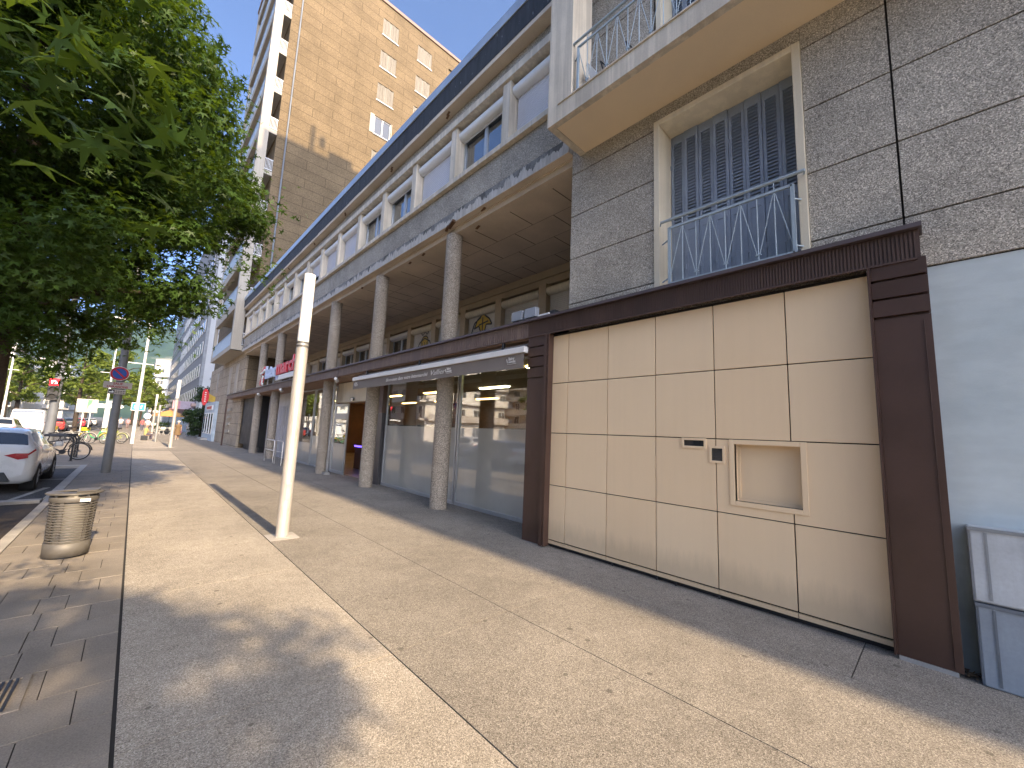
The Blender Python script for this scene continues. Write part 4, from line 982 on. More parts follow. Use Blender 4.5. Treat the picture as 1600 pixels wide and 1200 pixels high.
# avenue trees farther off
AV = [(-4.6, 64, 3.2, 9.5, 'yellow green avenue tree left of the pole with the round sign'), (-2.6, 92, 4.6, 14.5, 'tall yellow green avenue tree behind the pole with the round sign'), (-9.6, 70, 3.3, 8.2, 'yellow green avenue tree behind the red traffic light'),
      (-12.5, 84, 3.6, 9.0, 'round avenue tree beyond the white van'), (-15.5, 100, 3.8, 9.4, 'leftmost avenue tree in front of the white apartment building'), (-7.2, 118, 4.0, 11.0, 'farther avenue tree above the queue of cars'), (.9, 112, 3.4, 10.5, 'avenue tree over the cafe end of the pavement'),
      (2.9, 128, 3.0, 10, 'dark avenue tree in front of the far white block'), (-.4, 135, 4, 12, 'far avenue tree at the vanishing end of the pavement'), (-11, 150, 4.5, 12, 'far avenue tree in the middle of the street')]
t0 = None
for i, (x, y, rr, zt, lab) in enumerate(AV):
    if i in (0, 2): t_ = tree('avenue_tree', lab, (x, y), rr, 2.5, zt, 46, 70, .42, LEAF2, .2, (0, 0), 30+i, DIAM, 'avenue trees'); (p0, b0) = (t_, (rr, zt))
    else:
        t_ = dup(p0, (x, y, -.1), i*1.3, lab); s = zt/b0[1]; t_.scale = (rr/b0[0], rr/b0[0], s)
def ivy():
    global rng
    rng = np.random.default_rng(77); T = thing('ivy_bush', 'dark green ivy mass climbing between the corner shop and the pale end wall', 'plant', (5.2, 53, -.1)); cs = []
    for i in range(60): cs.append((rng.uniform(4.5, 6.6), rng.uniform(52.2, 55), rng.choice([rng.uniform(.4, 2.9), rng.uniform(.4, 2.9), rng.uniform(3.9, 5.2)])))
    for i in range(14): cs.append((rng.uniform(3.9, 4.7), rng.uniform(52.4, 54), rng.uniform(1.6, 2.8)))
    P, N = clumps(np.array(cs), np.full(len(cs), .55), 90, .3); leaf_cloud('foliage', P, N, rng.uniform(.14, .26, len(P)), LEAFD, T, DIAM)
    b = MB(); b.box(5.3, 6.8, 53, 55.5, -.3, 5.0); b.build('stems', BARK, T)
ivy()

# ================================================================== STREET FURNITURE
def light_column(x, y, lab, h=4.17, z=0.0):
    T = thing('light_column', lab, 'lamp post', (x, y, z), 'light columns along the pavement'); r = .088; hz = 2.93
    b = MB(); b.lathe([(r*1.02, -.05), (r*1.02, .0), (r, .02), (r, hz)], (x, y, z), 28); b.build('post', POSTM, T)
    b = MB(); b.lathe([(r*.94, hz), (r*.94, hz+.03), (r*1.02, hz+.032), (r*1.02, hz+.055), (r*.94, hz+.057), (r*.94, hz+.085), (r*1.02, hz+.087), (r*1.02, hz+.105)], (x, y, z), 28); b.build('collar', GALV, T)
    b = MB(); b.lathe([(r*.97, hz+.106), (r*.97, h-.02), (r*.9, h), (0, h+.004)], (x, y, z), 28); b.build('diffuser', DIFF, T)
    b = MB(); b.box(x-.035, x+.035, y-r-.004, y-r+.02, .55, .80); b.build('access_door', POSTM, T, .004)
    b = MB()
    for i in range(4): a = i*math.pi/2+.5; b.cyl((x+r*1.2*math.cos(a), y+r*1.2*math.sin(a), 0), (x+r*1.2*math.cos(a), y+r*1.2*math.sin(a), .03), .012, n=6)
    b.build('bolts', GALV, T)
    b = MB(); b.cyl((x, y, z-.02), (x, y, z+.012), r*1.35, n=28); b.box(x-.2, x+.2, y-.2, y+.22, -.01, .004); b.build('base_plate', KERB, T)
    return T
POSTM = mat('cream_steel_post', (.50, .465, .42), .38, .35, .08, 3, .05, 60, .02)
DIFF = mat('opal_diffuser', (.80, .78, .74), .35, 0, .02, 3, .01, 60, 0)
for x, y, l in ((1.84, 6.94, 'tall slim light column with a white head nearest on the pavement'), (1.80, 32.2, 'slim light column with white head far along the pavement before the tower'), (1.45, 54, 'farthest slim light column with white head near the cafe parasol')): light_column(x, y, l)
def post_grey():
    T = thing('grey_post', 'plain grey metal post between the two far light columns', 'post', (1.35, 40, 0)); b = MB(); b.cyl((1.35, 40, 0), (1.33, 40, 2.75), .075, n=14); b.build('shaft', GALV, T); b = MB(); b.lathe([(.075, 2.74), (.06, 2.80), (0, 2.82)], (1.33, 40, 0), 14); b.build('cap', IRON, T)
post_grey()
def bin_():
    x, y = -.42, 7.4; T = thing('litter_bin', 'slatted metal litter bin with a round lid on the kerbside paving', 'litter bin', (x, y, 0))
    TA = mat('taupe_metal', (.125, .115, .10), .5, .2, .12, 4, .08, 80, .04); r = .19
    b = MB(); b.lathe([(0, .02), (r+.01, .02), (r+.012, .17), (r-.01, .18)], (x, y, 0), 36); b.build('base', TA, T)
    b = MB(); b.cyl((x, y, 0), (x, y, .03), r*.9, n=30); b.build('foot_ring', IRON, T)
    b = MB()
    for i in range(15):
        z = .19+i*.031; rr = r+.002+.015*(i/14)
        b.lathe([(rr, z), (rr+.004, z+.004), (rr+.004, z+.014), (rr, z+.018), (rr-.006, z+.009), (rr, z)], (x, y, 0), 36)
    b.build('slats', TA, T)
    b = MB()
    for j in range(5):
        a = 2*math.pi*j/5+.5; d = Vector((math.cos(a), math.sin(a), 0)); p = Vector((x, y, 0))+d*(r-.012); q = Vector((x, y, 0))+d*(r+.006)
        b.bar(p+Vector((0, 0, .1)), q+Vector((0, 0, .72)), .035, .012, up=tuple(d))
    b.build('uprights', TA, T)
    b = MB(); b.lathe([(r-.05, .14), (r-.045, .64)], (x, y, 0), 24); b.build('liner', mat('bin_liner', (.20, .19, .17), .5), T)
    b = MB(); b.lathe([(r+.019, .655), (r+.024, .66), (r+.026, .71), (r+.02, .72)], (x, y, 0), 36); b.build('rim', TA, T)
    b = MB(); b.lathe([(.10, .758), (.11, .772), (r+.05, .768), (r+.065, .755), (r+.05, .745), (.12, .748), (.10, .758)], (x, y, 0), 40)
    for j in range(4): a = j*math.pi/2+.7; b.bar((x+(r)*math.cos(a), y+r*math.sin(a), .71), (x+r*math.cos(a), y+r*math.sin(a), .75), .04, .02)
    b.prism([(x+.02, y-.20), (x+.20, y-.08), (x+.22, y+.1), (x+.02, y+.17)], .7725, .785, 'z')
    ld_ = b.build('lid', TA, T)
    b = MB(); b.box(x+.06, x+.15, y-r-.032, y-r-.024, .665, .70); b.build('label_plate', WHITEM, T)
bin_()
def grate():
    T = thing('drain_grate', 'square iron drain grate set in the kerbside paving', 'drain', (-.46, 3.95, 0)); b = MB(); x0, x1, y0, y1 = -.72, -.29, 3.74, 4.18
    for a in (x0, x1-.035): b.box(a, a+.035, y0, y1, -.02, .006)
    for a in (y0, y1-.02): b.box(x0+.035, x1-.035, a, a+.02, -.02, .006)
    b.build('frame', PAVE_C, T); b = MB(); n = 12
    for i in range(n): xx = x0+.04+i*(x1-x0-.08)/n; b.bar((xx, y0+.02, .001), (xx+.012, y1-.02, .001), .014, .012)
    b.box(x0+.035, x1-.035, y0+.02, y1-.02, -.02, -.0062); b.build('bars', IRON, T)
grate()
def parking_sign():
    x, y = -.45, 17.68; T = thing('parking_sign', 'round blue and red no parking sign on a thick grey pole', 'road sign', (x, y, 0))
    b = MB(); b.tube([(x, y, -.05), (x, y, 2.5), (x-.03, y, 9)], [.115, .10, .075], 18); b.build('pole', mat('grey_painted_pole', (.21, .21, .205), .6, .1, .15, 2, .1, 40, .05), T)
    cx, cz, r, yf = x-.04, 3.07, .215, y-.13
    RED = mat('sign_red_paint', (.50, .02, .03), .4, 0, .05); BLU = mat('sign_blue_paint', (.02, .09, .36), .4, 0, .05)
    b = MB(); b.cyl((cx, yf, cz), (cx, yf+.015, cz), r, n=40); d = b.build('sign_disc', RED, T)
    b = MB(); b.cyl((cx, yf-.003, cz), (cx, yf-.0005, cz), r*.76, n=40); b.build('blue_field', BLU, d)
    b = MB(); b.tube([(cx+(r+.002)*math.cos(t), yf+.004, cz+(r+.002)*math.sin(t)) for t in np.linspace(0, 2*math.pi, 40, endpoint=False)], .008, 6, closed=True); b.build('white_rim', WHITEM, d)
    b = MB(); b.bar((cx-r*.55, yf-.005, cz+r*.55), (cx+r*.55, yf-.005, cz-r*.55), .045, .003, up=(0, 1, 0)); b.build('red_bar', RED, d)
    PL = mat('sign_plate', (.50, .44, .38), .5); BK = mat('sign_black', (.02, .02, .025), .5)
    b = MB(); b.box(cx-.32, cx+.33, yf+.0, yf+.012, 2.60, 2.80); p = b.build('text_plate', PL, T, .004)
    RT = mat('sign_text_red', (.35, .05, .06), .5)
    b = MB(); add_text(b, 'SAUF', .095, (cx, yf-.002, 2.715), (1, 0, 0), (0, 0, 1), extr=.001, align='CENTER', bold=.003); add_text(b, 'LIVRAISONS', .088, (cx, yf-.002, 2.62), (1, 0, 0), (0, 0, 1), extr=.001, align='CENTER', bold=.003); b.build('lettering', RT, p)
    b = MB(); b.box(cx-.20, cx+.20, yf+.0, yf+.012, 2.42, 2.57); p = b.build('tow_plate', PL, T, .004)
    b = MB(); b.box(cx-.185, cx-.05, yf-.004, yf-.0005, 2.435, 2.555); b.build('pictogram_field', BK, p)
    b = MB(); b.prism([(cx-.17, 2.46), (cx-.07, 2.46), (cx-.07, 2.50), (cx-.10, 2.53), (cx-.115, 2.50), (cx-.17, 2.50)], yf-.007, yf-.0045, 'y'); b.build('tow_truck_mark', WHITEM, p)
    b = MB()
    for i in range(2):
        for q in range(4): b.box(cx-.03+.055*q, cx+.01+.055*q, yf-.003, yf-.0005, 2.455+.05*i, 2.475+.05*i)
    b.build('print_lines', BK, p)
    b = MB()
    for z in (2.5, 2.7, 2.95, 3.2): b.lathe([(.108, z-.012), (.115, z-.01), (.115, z+.01), (.108, z+.012)], (x-.012, y, 0), 18); b.box(x-.05, x+.02, yf+.012, y-.09, z-.01, z+.01)
    b.build('clamp', GALV, T)
parking_sign()
def traffic_light():
    x, y = -3.05, 31.0; T = thing('traffic_light', 'grey mast with a three lamp signal showing red', 'traffic light', (x, y, -.05))
    b = MB(); b.tube([(x, y, -.1), (x, y, 3), (x+.05, y, 9.5)], [.20, .165, .11], 12); b.build('mast', mat('grey_mast', (.15, .16, .175), .6, .1, .1, 2, .1, 40, .04), T)
    hx, yf = x-.10, y-.32; z0 = 2.42; b = MB(); b.box(hx-.19, hx+.19, yf, yf+.2, z0, z0+1.12); hd = b.build('signal_head', mat('signal_black', (.02, .02, .022), .5), T, .02)
    b = MB(); b.box(hx-.02, hx+.1, yf+.2, y-.1, z0+.2, z0+.26); b.box(hx-.02, hx+.1, yf+.2, y-.1, z0+.9, z0+.96); b.build('bracket', IRON, T)
    b = MB(); b.box(hx-.165, hx+.165, yf-.012, yf-.001, z0+.76, z0+1.1); b.build('red_glow', emis('signal_red', (1, .03, .04), 1.5), hd)
    b = MB(); b.prism([(hx-.10, z0+.86), (hx-.10, z0+1.0), (hx+.0, z0+1.02), (hx+.06, z0+.98), (hx+.0, z0+.95), (hx-.05, z0+.94), (hx-.05, z0+.86)], yf-.016, yf-.013, 'y'); b.box(hx+.02, hx+.1, yf-.016, yf-.013, z0+.86, z0+.94); b.build('red_symbol', emis('signal_red_core', (1, .35, .3), 5), hd)
    for i in (0, 1):
        b = MB(); zc = z0+.2+.36*i; b.cyl((hx, yf-.01, zc), (hx, yf, zc), .13, n=24); b.build('lens', RUBB, hd)
        b = MB(); b.tube([(hx+.145*math.cos(t), yf-.05, zc+.145*math.sin(t)) for t in np.linspace(-.2, math.pi+.2, 14)], .022, 6); b.build('visor', IRON, hd)
traffic_light()
def boards():
    T = thing('map_board', 'white and green street map board on two posts', 'sign', (-3.0, 43, 0)); cx, y = -2.62, 43; b = MB()
    for dx in (-.16, .22): b = MB(); b.cyl((cx+dx, y, -.05), (cx+dx, y, 2.0), .03, n=10); b.build('leg', WHITEM, T)
    b = MB(); b.box(cx-.55, cx+.55, y-.05, y-.01, 1.95, 2.95); pn = b.build('panel', mat('map_paper', (.42, .43, .36), .5), T, .01)
    b = MB(); b.prism([(cx+.0, 2.1), (cx+.02, 2.9), (cx+.25, 2.9), (cx+.2, 2.6), (cx+.08, 2.45)], y-.056, y-.0505, 'y'); b.build('green_map', mat('map_green', (.12, .30, .16), .5), pn)
    b = MB(); b.box(cx-.5, cx+.5, y-.054, y-.0505, 1.99, 2.05); b.build('legend', GALV, pn)
    T = thing('direction_sign', 'white arrow shaped direction sign on a white post by the bikes', 'sign', (-1.42, 42, 0)); x, y = -1.42, 42
    b = MB(); b.cyl((x, y, -.05), (x, y, 2.9), .075, n=12); b.build('post', WHITEM, T)
    b = MB(); b.prism([(x-.62, 2.35), (x+.62, 2.35), (x+.78, 2.5), (x+.62, 2.65), (x-.62, 2.65)], y-.12, y-.08, 'y'); pn = b.build('arrow_panel', WHITEM, T, .008)
    b = MB(); b.cyl((x-.45, y-.126, 2.5), (x-.45, y-.1205, 2.5), .07, n=16); b.box(x-.28, x+.35, y-.126, y-.1205, 2.47, 2.53); b.build('marks', mat('sign_grey', (.3, .3, .36), .5), pn)
    b = MB(); b.box(x-.2, x+.16, y-.1, y+.1, 2.72, 2.9); b.build('post_cap', GALV, T)
    T = thing('blue_sign', 'blue rectangular sign on a thin post right of the no parking pole', 'sign', (.25, 48, 0)); x, y = .12, 48
    b = MB(); b.cyl((x+.02, y, -.05), (x, y, 2.4), .035, n=10); b.build('post', GALV, T); b = MB(); b.box(x-.42, x+.5, y-.05, y-.02, 2.35, 3.05); pn = b.build('panel', WHITEM, T, .01)
    b = MB(); b.box(x-.37, x+.45, y-.056, y-.0505, 2.4, 3.0); b.build('blue_field', mat('bright_sign_blue', (.03, .25, .6), .4), pn)
    b = MB()
    for q in range(3): b.prism([(x-.25+.2*q, 2.55), (x-.2+.2*q, 2.85), (x-.1+.2*q, 2.85), (x-.15+.2*q, 2.55)], y-.062, y-.0565, 'y')
    b.build('white_marks', WHITEM, pn)
    T = thing('round_sign', 'small pale round sign on a thin post beyond the blue sign', 'sign', (1.05, 60, 0)); b = MB(); b.cyl((1.05, 60, -.05), (1.05, 60, 1.9), .03, n=8); b.build('post', GALV, T); b = MB(); b.cyl((1.05, 59.95, 2.0), (1.05, 59.97, 2.0), .32, n=24); b.build('disc', mat('pale_blue_sign', (.55, .65, .78), .4), T)
    for x, y, h, lab in ((.08, 37, 8.2, 'tall thin pale mast standing right of the no parking pole'), (-2.1, 56, 9.2, 'tall thin pale mast left of the no parking pole'), (-9.3, 62, 9, 'pale mast behind the white van'), (-9.8, 74, 7, 'shorter pale mast behind the white van')):
        T = thing('street_mast', lab, 'lamp post', (x, y, 0), 'pale street masts'); b = MB(); b.tube([(x, y, -.1), (x, y, 4), (x, y, h)], [.10, .085, .06], 10); b.build('shaft', WHITEM, T)
        b = MB(); b.bar((x+.05, y, h), (x-1.7, y, h+.12), .07); b.bar((x-1.7, y, h+.1), (x-2.3, y, h+.12), .16, .08); b.bar((x-.8, y, h*.66), (x+.5, y, h*.66), .05); b.build('lamp_arm', WHITEM, T)
boards()

def ring(b, c, r, t, ax='x', n=28):
    if ax == 'x': b.tube([(c[0], c[1]+r*math.cos(a), c[2]+r*math.sin(a)) for a in np.linspace(0, 2*math.pi, n, endpoint=False)], t, 6, closed=True)
def bicycle(lab, loc, rz, fcol, fend, grp=None, basket=False):
    T = thing('bicycle', lab, 'bicycle', (0, 0, 0), grp); r = .33
    fm = mat('bike_frame', fcol, .4); mm = mat('bike_fender', fend, .4)
    for y in (-.53, .53):
        b = MB(); ring(b, (0, y, r), r-.02, .02); w_ = b.build('wheel', RUBB, T)
        b = MB()
        for a in np.linspace(0, math.pi*2, 14, endpoint=False): b.bar((0, y, r), (0, y+(r-.03)*math.cos(a), r+(r-.03)*math.sin(a)), .004)
        ring(b, (0, y, r), r-.045, .009); b.cyl((-.05, y, r), (.05, y, r), .025, n=8); b.build('spokes', GALV, w_)
        b = MB(); b.tube([(0, y+(r+.03)*math.cos(a), r+(r+.03)*math.sin(a)) for a in (np.linspace(.2, 2.6, 10) if y > 0 else np.linspace(.5, 3.0, 10))], .022, 6); b.build('fender', mm, T)
    b = MB(); P = dict(h=(0, .38, .82), h2=(0, .40, .70), bb=(0, -.05, .30), s=(0, -.22, .80), ra=(0, -.53, r), fa=(0, .53, r))
    b.tube([P['h2'], (0, .2, .42), P['bb']], .03, 8); b.cyl(P['bb'], P['s'], .022, n=8); b.cyl(P['bb'], P['ra'], .015, n=6); b.cyl(P['s'], P['ra'], .013, n=6); b.cyl(P['h'], P['fa'], .02, n=8); b.cyl(P['s'], (0, .36, .66), .02, n=8) if not basket else None; b.build('frame', fm, T)
    b = MB(); b.cyl((0, -.22, .78), (0, -.25, .93), .015, n=8); b.prism([(-.38, .93), (-.12, .95), (-.10, .98), (-.40, 1.0)], -.07, .07, 'x'); b.build('saddle', RUBB, T, .015)
    b = MB(); b.tube([(-.28, .22, 1.0), (-.2, .33, 1.02), (0, .37, 1.0), (.2, .33, 1.02), (.28, .22, 1.0)], .014, 8); b.cyl((0, .38, .82), (0, .37, 1.0), .016, n=8); b.build('handlebar', IRON, T)
    b = MB(); b.cyl((-.03, -.05, .30), (.03, -.05, .30), .09, n=16); b.bar((.05, -.05, .3), (.05, .08, .2), .02); b.bar((-.05, -.05, .3), (-.05, -.18, .4), .02); b.box(.03, .13, .05, .12, .18, .2); b.box(-.13, -.03, -.2, -.13, .4, .42); b.build('crank', IRON, T)
    if basket: b = MB(); b.box(-.16, .16, .42, .70, .78, 1.0); b.build('basket', mat('bike_basket', basket, .5), T, .02)
    T.location = loc; T.rotation_euler = (0, 0, rz); return T
bicycle('black bicycle leaning at the dark hoop racks beside the white hatchback', (-1.9, 23.1, 0), R(72), (.02, .02, .022), (.03, .03, .03))
bicycle('green and yellow hire bike parked left of the no parking pole', (-1.62, 36.2, 0), R(60), (.02, .38, .14), (.60, .48, .02), 'hire bikes', (.6, .48, .02))
bicycle('pale yellow green hire bike parked right beside the green one', (-.85, 36.9, 0), R(50), (.38, .42, .06), (.45, .46, .2), 'hire bikes', (.5, .5, .25))
bicycle('grey hire bike parked left of the green and yellow one', (-2.35, 36.5, 0), R(66), (.30, .30, .28), (.4, .38, .34), 'hire bikes')
bicycle('hire bike with a yellow basket farther left by the map board', (-3.0, 37.4, 0), R(75), (.33, .32, .28), (.42, .40, .34), 'hire bikes', (.62, .42, .05))
bicycle('hire bike half hidden behind the no parking pole', (-.9, 39.5, 0), R(65), (.30, .33, .12), (.4, .4, .3), 'hire bikes')
for i, (y, l) in enumerate(((22.4, 'nearer dark steel hoop bike rack beyond the white hatchback'), (23.4, 'middle dark steel hoop bike rack beyond the white hatchback'), (24.4, 'farther dark steel hoop bike rack beyond the white hatchback'))):
    x0, x1 = -2.55, -1.55; T = thing('bike_rack', l, 'bike rack', (-2, y, 0), 'hoop bike racks'); b = MB()
    b.tube([(x1, y, -.05), (x1, y, .75), (x1-.05, y, .88), (x1-.18, y, .93), (x0+.18, y, .93), (x0+.05, y, .88), (x0, y, .75), (x0, y, -.05)], .03, 8); b.build('hoop', IRON, T)
    b = MB(); b.box(x1-.06, x1+.06, y-.06, y+.06, -.01, .012); b.box(x0-.06, x0+.06, y-.06, y+.06, -.01, .012); b.build('foot_plate', IRON, T)

# ================================================================== VEHICLES (built nose towards +y, rear at y = 0)
def car_parts(T, paint, L=4.06, W=1.73, H=1.45, kind='hatch', lit=False, plate=True, detail=True):
    hw = W/2; sc = L/4.06; van = kind == 'van'
    # stations: y, half width, bottom z, belt z, top z, roof half width
    if van: S = [(0, .93, .34, 1.15, 1.80, .80), (.03, .97, .28, 1.15, H-.06, .84), (.10, 1, .25, 1.15, H, .86), (1.2, 1, .22, 1.15, H, .87), (2.9, 1, .22, 1.12, H-.01, .86), (3.35, 1, .22, 1.10, H-.14, .84), (4.05, .99, .22, 1.08, 1.16, .86), (4.35, .97, .24, .95, 1.05, .84), (4.62, .90, .28, .72, .78, .80), (4.7, .84, .32, .6, .64, .76)]
    else: S = [(0, .82, .36, .86, .92, .72), (.03, .91, .27, .93, 1.0, .78), (.08, .96, .22, .98, 1.07, .80), (.15, .985, .20, 1.0, 1.13, .78), (.40, 1, .19, 1.0, H-.085, .69), (.72, 1, .19, .99, H-.02, .67), (1.4, 1, .19, .97, H, .675), (2.15, 1, .19, .93, H-.03, .675), (2.55, 1, .19, .92, H-.14, .69), (3.05, 1, .19, .90, 1.02, .74), (3.30, .99, .19, .87, .95, .76), (3.80, .95, .20, .76, .82, .72), (4.0, .88, .24, .62, .68, .66), (4.06, .80, .30, .52, .56, .6)]
    if not van: S = [(y*sc, *r) for y, *r in S]
    rows = []
    for y, w_, z0, zb, zt, rw in S:
        a = hw*w_; rr = hw*rw; h = zt-zb
        half = [(0, z0), (a*.80, z0), (a*.97, z0+.06), (a*.995, z0+.22), (a, (z0+zb)/2+.08), (a*.985, zb-.06), (a*.95, zb), (rr+(a*.95-rr)*.12, zt-h*.12-.01), (rr*.90, zt-.012), (rr*.5, zt), (0, zt+.006)]
        rows.append([Vector((x, y, z)) for x, z in half])
    nv = len(rows[0])
    def ev(u, v, sgn=1, off=0):
        u = max(0, min(len(rows)-1.0001, u)); v = max(0, min(nv-1.0001, v)); i, j = int(u), int(v); f, g = u-i, v-j
        q = lambda uu, vv: rows[uu][vv]
        p = (q(i, j)*(1-f)+q(i+1, j)*f)*(1-g)+(q(i, j+1)*(1-f)+q(i+1, j+1)*f)*g
        if off:
            du = q(i+1, j)-q(i, j); dv = q(i, j+1)-q(i, j); n = du.cross(dv)
            if n.length > 1e-9:
                n.normalize(); n = n if (n.x > 0 or abs(n.x) < 1e-6 and n.z > 0) else -n
                if j >= nv-3 and n.z < 0: n = -n
                p = p+n*off
        return Vector((p.x*sgn, p.y, p.z))
    b = MB(); vs = []
    for rw in rows: vs += [tuple(p) for p in rw]+[(-p.x, p.y, p.z) for p in rw[-2:0:-1]]
    m = 2*nv-2; fs = [(i*m+j, i*m+(j+1) % m, (i+1)*m+(j+1) % m, (i+1)*m+j) for i in range(len(rows)-1) for j in range(m)]
    b.add(vs, fs, True); b.add(vs[:m], [tuple(range(m))[::-1]], False); b.add(vs[-m:], [tuple(range(m))], False)
    body = b.build('body', paint, T)
    def patch(u0, u1, v0, v1, off, nu=6, nvv=4, sides=(1, -1), crv=None):
        b = MB()
        for s in sides:
            vs = []
            for i in range(nu+1):
                for j in range(nvv+1):
                    t = i/nu; vv0, vv1 = (crv(t) if crv else (v0, v1)); vs.append(ev(u0+(u1-u0)*t, vv0+(vv1-vv0)*j/nvv, s, off))
            n = nvv+1; f = [(i*n+j, (i+1)*n+j, (i+1)*n+j+1, i*n+j+1) for i in range(nu) for j in range(nvv)]
            b.add(vs, f if s > 0 else [q[::-1] for q in f], True)
        return b
    gl = BLACKG
    if van:
        patch(.25, .9, 7.15, 10, .006).build('rear_window', gl, T); [patch(4.15, 5.75, 6.15, 6.95, .006, sides=(s,)).build('side_window', gl, T) for s in (1, -1)]; patch(5.08, 5.92, 7.25, 10, .006).build('windscreen', gl, T)
    else:
        patch(2.35, 3.92, 7.02, 10, .006, 8).build('rear_window', gl, T)
        for s in (1, -1):
            patch(4.4, 6.1, 6.1, 6.93, .006, sides=(s,), crv=lambda t: (6.12, 6.5+.43*min(1, t*2.2))).build('side_window', gl, T)
            patch(6.18, 8.7, 6.1, 6.93, .006, sides=(s,), crv=lambda t: (6.12, 6.93-.55*max(0, t-.45)/.55)).build('side_window', gl, T)
        patch(8.05, 8.95, 7.2, 10, .006).build('windscreen', gl, T)
    # wheels
    r = .315 if not van else .33
    for yw in (.68*sc, 3.28*sc) if not van else (.95, 3.75):
        for s in (1, -1):
            x = hw-.01
            b = MB(); b.cyl((s*(x-.22), yw, r-.0), (s*(x+.004), yw, r-.0), r+.065, n=30); b.build('wheel_arch', RUBB, T)
            b = MB(); b.lathe([(r*.6, -.1), (r*.93, -.1), (r, -.07), (r, .07), (r*.93, .1), (r*.62, .1), (r*.6, .08)], (0, 0, 0), 28)
            b.v = [(s*(x-.075)+z_*s, yw+x_, r+y_) for x_, y_, z_ in b.v]; w_ = b.build('wheel', RUBB, T)
            b = MB(); b.cyl((s*(x-.06), yw, r), (s*(x-.005), yw, r), r*.6, n=24)
            for q in range(7): a = q*math.pi*2/7; b.bar((s*(x+.005), yw, r), (s*(x+.005), yw+r*.58*math.cos(a), r+r*.58*math.sin(a)), .05, .03, up=(1, 0, 0))
            b.build('rim', ALU, w_)
    # lamps, bumper, plate
    TL = mat('tail_lens', (.30, .012, .02), .15, 0, .1, 8, 0, 10, 0, .5) if not lit else emis('lit_tail', (1, .05, .03), 3)
    for s in (1, -1):
        b = patch(1.35, 2.6, 5.05, 5.75, .010, sides=(s,)) if van else patch(.55, 2.8, 4.75, 5.75, .010, 8, 4, (s,), crv=lambda t: (5.15+.1*t, 5.72+.12*t))
        b.build('tail_light', TL, T)
        patch(len(S)-3.2, len(S)-1.5, 4.7, 5.6, .008, sides=(s,)).build('headlight', GLASSL, T)
    if not van:
        for s in (1, -1):
            b = MB(); a = hw*.80; b.prism([(s*a*1.06, .895), (s*a*1.07, .79), (s*a*.86, .755), (s*a*.56, .85), (s*a*.78, .895)], -.014, .05, 'y'); b.build('tail_light', TL, T)
    b = MB(); b.prism([(-hw*.62, .27), (hw*.62, .27), (hw*.50, .475), (-hw*.50, .475)], -.03, .1, 'y') if not van else b.box(-hw*.9, hw*.9, -.03, .1, .3, .5)
    bp = b.build('bumper_insert', mat('dark_bumper', (.035, .042, .048), .6), T, .01)
    if plate: b = MB(); b.box(-.26, .26, -.04, -.031, .34, .45); pl = b.build('number_plate', mat('plate_white', (.6, .66, .7), .5), bp); b = MB(); b.box(.2, .255, -.043, -.0405, .345, .445); b.build('plate_band', mat('plate_blue', (.05, .15, .45), .5), pl)
    if detail and not van:
        b = MB(); b.prism([(-.12, .60), (.0, .665), (.12, .60), (0, .535)], -.012, .005, 'y'); b.m = 0; b.build('emblem', ALU, T)
        for s in (1, -1): b = MB(); b.box(s*(hw-.0), s*(hw+.16), 2.72*sc, 2.80*sc, .92, 1.05); b.build('mirror', paint, T, .02)
        b = MB(); b.tube([(.0, .85, H-.02), (0, .75, H+.05)], .012, 6); b.build('antenna', RUBB, T)
        for s in (1, -1): b = MB(); b.box(s*(hw+.001), s*(hw+.02), 1.55*sc, 1.75*sc, .80, .83); b.build('door_handle', paint, T)
    return T
GLASSL = mat('head_lens', (.6, .62, .64), .1, .3, 0, 1, 0, 10, 0, 1)
def carpaint(name, c): return mat(name, c, .25, 0, .02, 1, .0, 10, 0, .8)
def car(lab, x, y, z, c, cat='car', grp=None, rz=0, **kw):
    T = thing('van' if kw.get('kind') == 'van' else 'parked_car', lab, cat, (0, 0, 0), grp); car_parts(T, carpaint('car_paint', c), **kw); T.location = (x, y, z); T.rotation_euler = (0, 0, rz); return T
car('white hatchback parked in the kerbside bay with its rear towards the camera', -2.40, 14.35, -.10, (.62, .635, .64))
car('dark car parked behind the white hatchback, only its tyre in view', -3.05, 7.2, -.10, (.05, .05, .055), detail=False, L=4.2)
QG = 'cars queueing in the street'
car('white car with a lit red tail light queueing beyond the parked hatchback', -6.3, 40.5, -.10, (.72, .70, .66), grp=QG, lit=True, detail=False, H=1.5)
car('white van queueing in the street left of the traffic light mast', -6.35, 51, -.10, (.78, .78, .77), 'van', QG, kind='van', W=1.95, H=2.15, plate=False)
for i, (x, y, c, l) in enumerate(((-6.3, 66, (.35, .05, .04), 'red car queueing right behind the traffic light mast'), (-6.2, 80, (.05, .055, .06), 'dark car queueing between the mast and the map board'), (-6.2, 90, (.42, .04, .06), 'crimson car queueing seen through the map board posts'), (-6.2, 101, (.25, .26, .28), 'grey car queueing right of the map board'), (-6.1, 113, (.6, .6, .6), 'pale car queueing behind the direction sign'), (-9.6, 58, (.7, .7, .7), 'white car in the far lane beyond the queue'), (-9.7, 74, (.12, .14, .18), 'dark blue car in the far lane beyond the queue'), (-9.6, 92, (.5, .5, .5), 'silver car in the far lane beyond the queue'))):
    car(l, x, y, -.10, c, grp=QG, detail=False, lit=(i == 2))
# across the street, mirrored in the shop glass
for i, (x, y, c, l) in enumerate(((-6.6, 3, (.6, .61, .62), 'silver car standing in the road left of the camera'), (-6.4, 14, (.06, .065, .08), 'black car standing in the road left of the camera'), (-6.5, 22.5, (.7, .7, .7), 'white car standing in the road left of the tree'), (-6.5, -7, (.08, .14, .35), 'blue car standing in the road behind the camera'))): car(l, x, y, -.10, c, detail=False, grp='cars in the road beside the camera')

